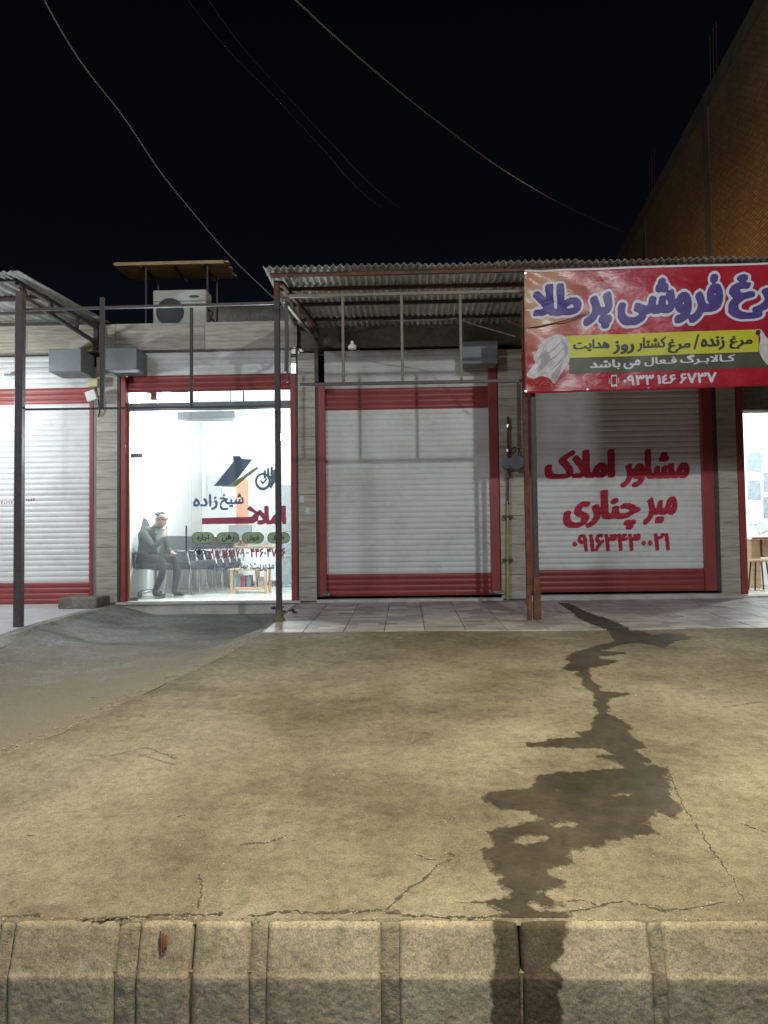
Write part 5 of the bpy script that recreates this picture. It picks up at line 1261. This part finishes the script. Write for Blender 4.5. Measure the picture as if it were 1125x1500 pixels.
# boxes on pillar 1
a = P(137.5, 561, F - .10); tag(MB().box(a.x - .065, a.x + .065, F - .14, F - .008, a.z - .055, a.z + .055).build('junction_box', 'yellow_box', None, .006), 'small square yellow box on the left stone pillar', 'junction box')
a = P(134.5, 580, F - .16); t = thing('wall_lantern', 'tilted white fitting under the yellow box on the left pillar', 'lamp', (a.x, F - .1, a.z))
m = MB(); ang = .32; vs = []
for y in (F - .20, F - .13):
    for u, v in ((-1, -1), (1, -1), (1, 1), (-1, 1)): vs.append((a.x + .07 * (u * math.cos(ang) - v * math.sin(ang)), y, a.z + .07 * (u * math.sin(ang) + v * math.cos(ang))))
m.add(vs, [(0, 1, 2, 3), (7, 6, 5, 4), (0, 4, 5, 1), (1, 5, 6, 2), (2, 6, 7, 3), (3, 7, 4, 0)]); m.build('housing', 'white_plastic', t, .006)
MB().tube([(a.x + .02, F - .13, a.z), (a.x + .05, F - .008, a.z + .02)], .012, 6).build('arm', 'dark_steel', t); MB().tube([P(140, 568, F - .05), P(145, 590, F - .06), P(146, 604, F - .05), P(144, 610, F - .03)], .012, 6).build('loose_cable', 'cable_black', t)
# hanging unlit bulb and white wire under the middle canopy
p = P(516, 508, 9.4); t = thing('unlit_bulb', 'white unlit bulb hanging on a cord under the tin canopy', 'lamp', (p.x, 9.4, p.z))
MB().lathe(p, [(0, -.03), (.05, -.03), (.055, .0), (.045, .02), (.02, .03), (.018, .07), (0, .07)], 14).build('bulb', 'white_plastic', t); MB().tube([p + Vector((0, 0, .07)), (p.x, 9.4, mxz + .02)], .004, 5).build('cord', 'cable_black', t)
w1 = [P(467, 471, 9.9), P(540, 469, 9.6), P(600, 470, 9.4), P(640, 469, 9.3), P(668, 466, 9.2), P(700, 477, 9.0), P(755, 493, 8.6)]
tag(MB().tube(w1, .007, 6).build('white_wire', 'cable_pale'), 'pale slack wire running under the tin canopy to the banner post', 'wire')
# stickers on pillar 2
for px, py, lb in ((442, 731, 'upper small white sticker on the pillar right of the lit glass'), (451, 748, 'lower small white sticker on the pillar right of the lit glass')):
    a = P(px, py, F - .01); tag(MB().box(a.x - .03, a.x + .03, F - .0085, F - .0068, a.z - .045, a.z + .04).build('sticker', 'paper'), lb, 'sticker')
# loose step block on the platform, wedge beside it
a, b = P(92, 877, 10.1), P(148, 891, 10.1)
t = thing('step_block', 'loose concrete step block resting on small feet before the left shop', 'step', ((a.x + b.x) / 2, 10.2, HP(0, 10.2)))
bx('tread', 'render_coat', a.x, b.x, 9.95, 10.42, b.z, a.z + .02, parent=t, bevel=.015)
bx('foot', 'render_coat', a.x + .08, a.x + .2, 10.05, 10.4, HP(0, 10.2) - .03, b.z - .002, parent=t); bx('foot', 'render_coat', b.x - .14, b.x - .02, 10.05, 10.4, HP(0, 10.2) - .10, b.z - .002, parent=t)
m = MB(); a = P(152, 878, F - .02); xw0, xw1 = a.x, P(188, 900, F - .1).x
m.add([(xw0, F - .4, HL(xw0, 10.1) - .02), (xw0, F - .02, HL(xw0, 10.1) - .02), (xw0, F - .02, ZS2 - .01), (xw0, F - .3, ZS2 - .06), (xw1, F - .35, HL(xw1, 10.1) - .02), (xw1, F - .09, HL(xw1, 10.1) - .02), (xw0 + .14, F - .03, ZS2 - .03), (xw0 + .12, F - .26, ZS2 - .08)],
      [(0, 3, 2, 1), (3, 7, 6, 2), (7, 4, 5, 6), (0, 4, 7, 3), (1, 2, 6, 5), (0, 1, 5, 4)]); tag(m.build('mortar_wedge', 'render_coat', None, .01), 'lump of cement filling the corner left of the office step', 'cement')
# weeds and rubbish by the middle post
for k, (px, py, lb) in enumerate([(424, 897, 'crumpled dark rag lying right of the middle post foot'), (404, 893, 'dark lump of rubbish left of the middle post foot')]):
    p = G(px, py); m = MB()
    for q in range(9): pebble(m, (p.x + rnd.uniform(-.09, .09), p.y + rnd.uniform(-.05, .05), p.z + rnd.uniform(.0, .04)), rnd.uniform(.02, .04))
    tag(m.build('rubbish', 'crack_dirt'), lb, 'rubbish')

# ================================================================== brick building, cables
bb_ = thing('brick_building', 'tall unfinished brick building rising behind the right hand shops', 'building', (9.0, 20, 0))
def wx(Y): return 8.0 + 0.073 * (Y - 17)
pz = P(1125, 0, 17).z; ztopb = pz
def quadwall(name, mat, y0, y1, z0, z1, off, depth=.4):
    m = MB(); m.add([(wx(y0) - off, y0, z0), (wx(y1) - off, y1, z0), (wx(y1) - off, y1, z1), (wx(y0) - off, y0, z1), (wx(y0) + depth, y0, z0), (wx(y1) + depth, y1, z0), (wx(y1) + depth, y1, z1), (wx(y0) + depth, y0, z1)],
                    [(0, 1, 2, 3), (4, 7, 6, 5), (0, 3, 7, 4), (1, 5, 6, 2), (3, 2, 6, 7), (0, 4, 5, 1)]); return m.build(name, mat, bb_)
quadwall('wall', 'far_brick', 15.7, 48, 0, ztopb - .45, 0, 9); quadwall('roof_beam', 'dark_concrete', 15.7, 48, ztopb - .447, ztopb, .03, 9.0)
for y in (20.4, 27.5, 35): quadwall('column', 'dark_concrete', y, y + .45, 0, ztopb - .45, .02, .1)

for y in (20.45, 27.2):
    for k in range(3): MB().tube([(wx(y) + .1 + .09 * k, y, ztopb), (wx(y) + .12 + .09 * k, y, ztopb + 1.5 + .2 * k)], .012, 6).build('rebar', 'rust_steel', bb_)
def cable(pts, r, label, mat='cable_pale'):
    P3 = [P(*p) for p in pts]; path = []
    for i in range(len(P3) - 1):
        a, b, c, d = P3[max(i - 1, 0)], P3[i], P3[i + 1], P3[min(i + 2, len(P3) - 1)]
        for k in range(8):
            t = k / 8; path.append(.5 * ((2 * b) + (-a + c) * t + (2 * a - 5 * b + 4 * c - d) * t * t + (-a + 3 * b - 3 * c + d) * t ** 3))
    path.append(P3[-1]); return tag(MB().tube(path, r, 6).build('overhead_cable', mat), label, 'cable')
cable([(30, -80, 5.0), (65, 0, 5.6), (118, 90, 6.3), (180, 170, 6.9), (236, 253, 7.5), (290, 320, 7.9), (340, 378, 8.3), (405, 440, 8.6)], .0055, 'leftmost overhead cable, dropping to the middle canopy post')
cable([(215, -90, 7), (275, 0, 8), (340, 80, 9.2), (400, 140, 10.4), (470, 215, 12.5), (540, 290, 16), (620, 345, 24), (680, 400, 34)], .005, 'faint overhead cable, left one of the close pair', 'cable_black')
cable([(245, -90, 7), (305, 0, 8), (360, 75, 9.2), (420, 140, 10.4), (490, 215, 12.5), (560, 285, 16), (640, 345, 24), (700, 400, 34)], .005, 'faint overhead cable, right one of the close pair', 'cable_black')
cable([(350, -80, 6), (433, 0, 7), (500, 62, 8), (580, 130, 9.4), (650, 185, 11), (740, 250, 13.5), (840, 308, 18), (930, 347, 25)], .0095, 'rightmost overhead cable, running to the brick building edge')

# ================================================================== lamps of the street, with two added unseen ones
def street_lamp(pos, power, col, label, cut=False, soft=.10):
    x, y, z = pos; sg = 1 if x > 0 else -1; bx_, by_ = x + sg * 3.4, y - 2.0
    t = thing('street_lamp', label, 'street lamp', (bx_, by_, 0), 'street lamps')
    MB().tube([(bx_, by_, 0), (bx_, by_, z - .4), (bx_ - sg * .2, by_ + .1, z + .1), (x + sg * .35, y - .25, z + .34)], [.09, .06, .05, .035], 12).build('pole', 'post_steel', t)
    MB().lathe((x, y, z + .10), [(0, .20), (.12, .19), (.24, .10), (.26, 0.06)], 20).build('lamp_head', 'grey_sheet', t)
    MB().lathe((x, y, z + .13), [(0.0, .0), (.12, .0), (.12, .01), (0.0, .01)], 20).build('lens', 'street_glow', t)
    l = bpy.data.lights.new('street_light', 'SPOT' if cut else 'POINT'); l.energy = power; l.color = col; l.shadow_soft_size = soft
    if cut: l.spot_size = R(108); l.spot_blend = 1.0
    lo = bpy.data.objects.new('street_light', l); C.objects.link(lo); lo.parent = t; lo.location = Vector(pos) - Vector((bx_, by_, 0))
street_lamp(POS_STREET, P_STREET, COL_STREET, 'yellow street lamp over the kerb near the camera', True)
street_lamp(POS_STREET3, P_STREET3, COL_STREET3, 'white street lamp across the road to the right')
street_lamp(POS_FILL, P_FILL, COL_FILL, 'unseen white lamp added far left as soft fill', soft=1.1)  # added fill, lifts the shaded parts of the shop fronts
street_lamp((3.2, 18.5, 7.4), 230, (1.0, 0.66, 0.30), 'unseen yellow lamp added behind the shops to light the brick wall')  # added out of sight to brighten the brick side wall
# bulb under the far left canopy
t = bulb(-160, 560, 8.9, 'bright bulb hanging under the far left canopy', P_FLOOD)
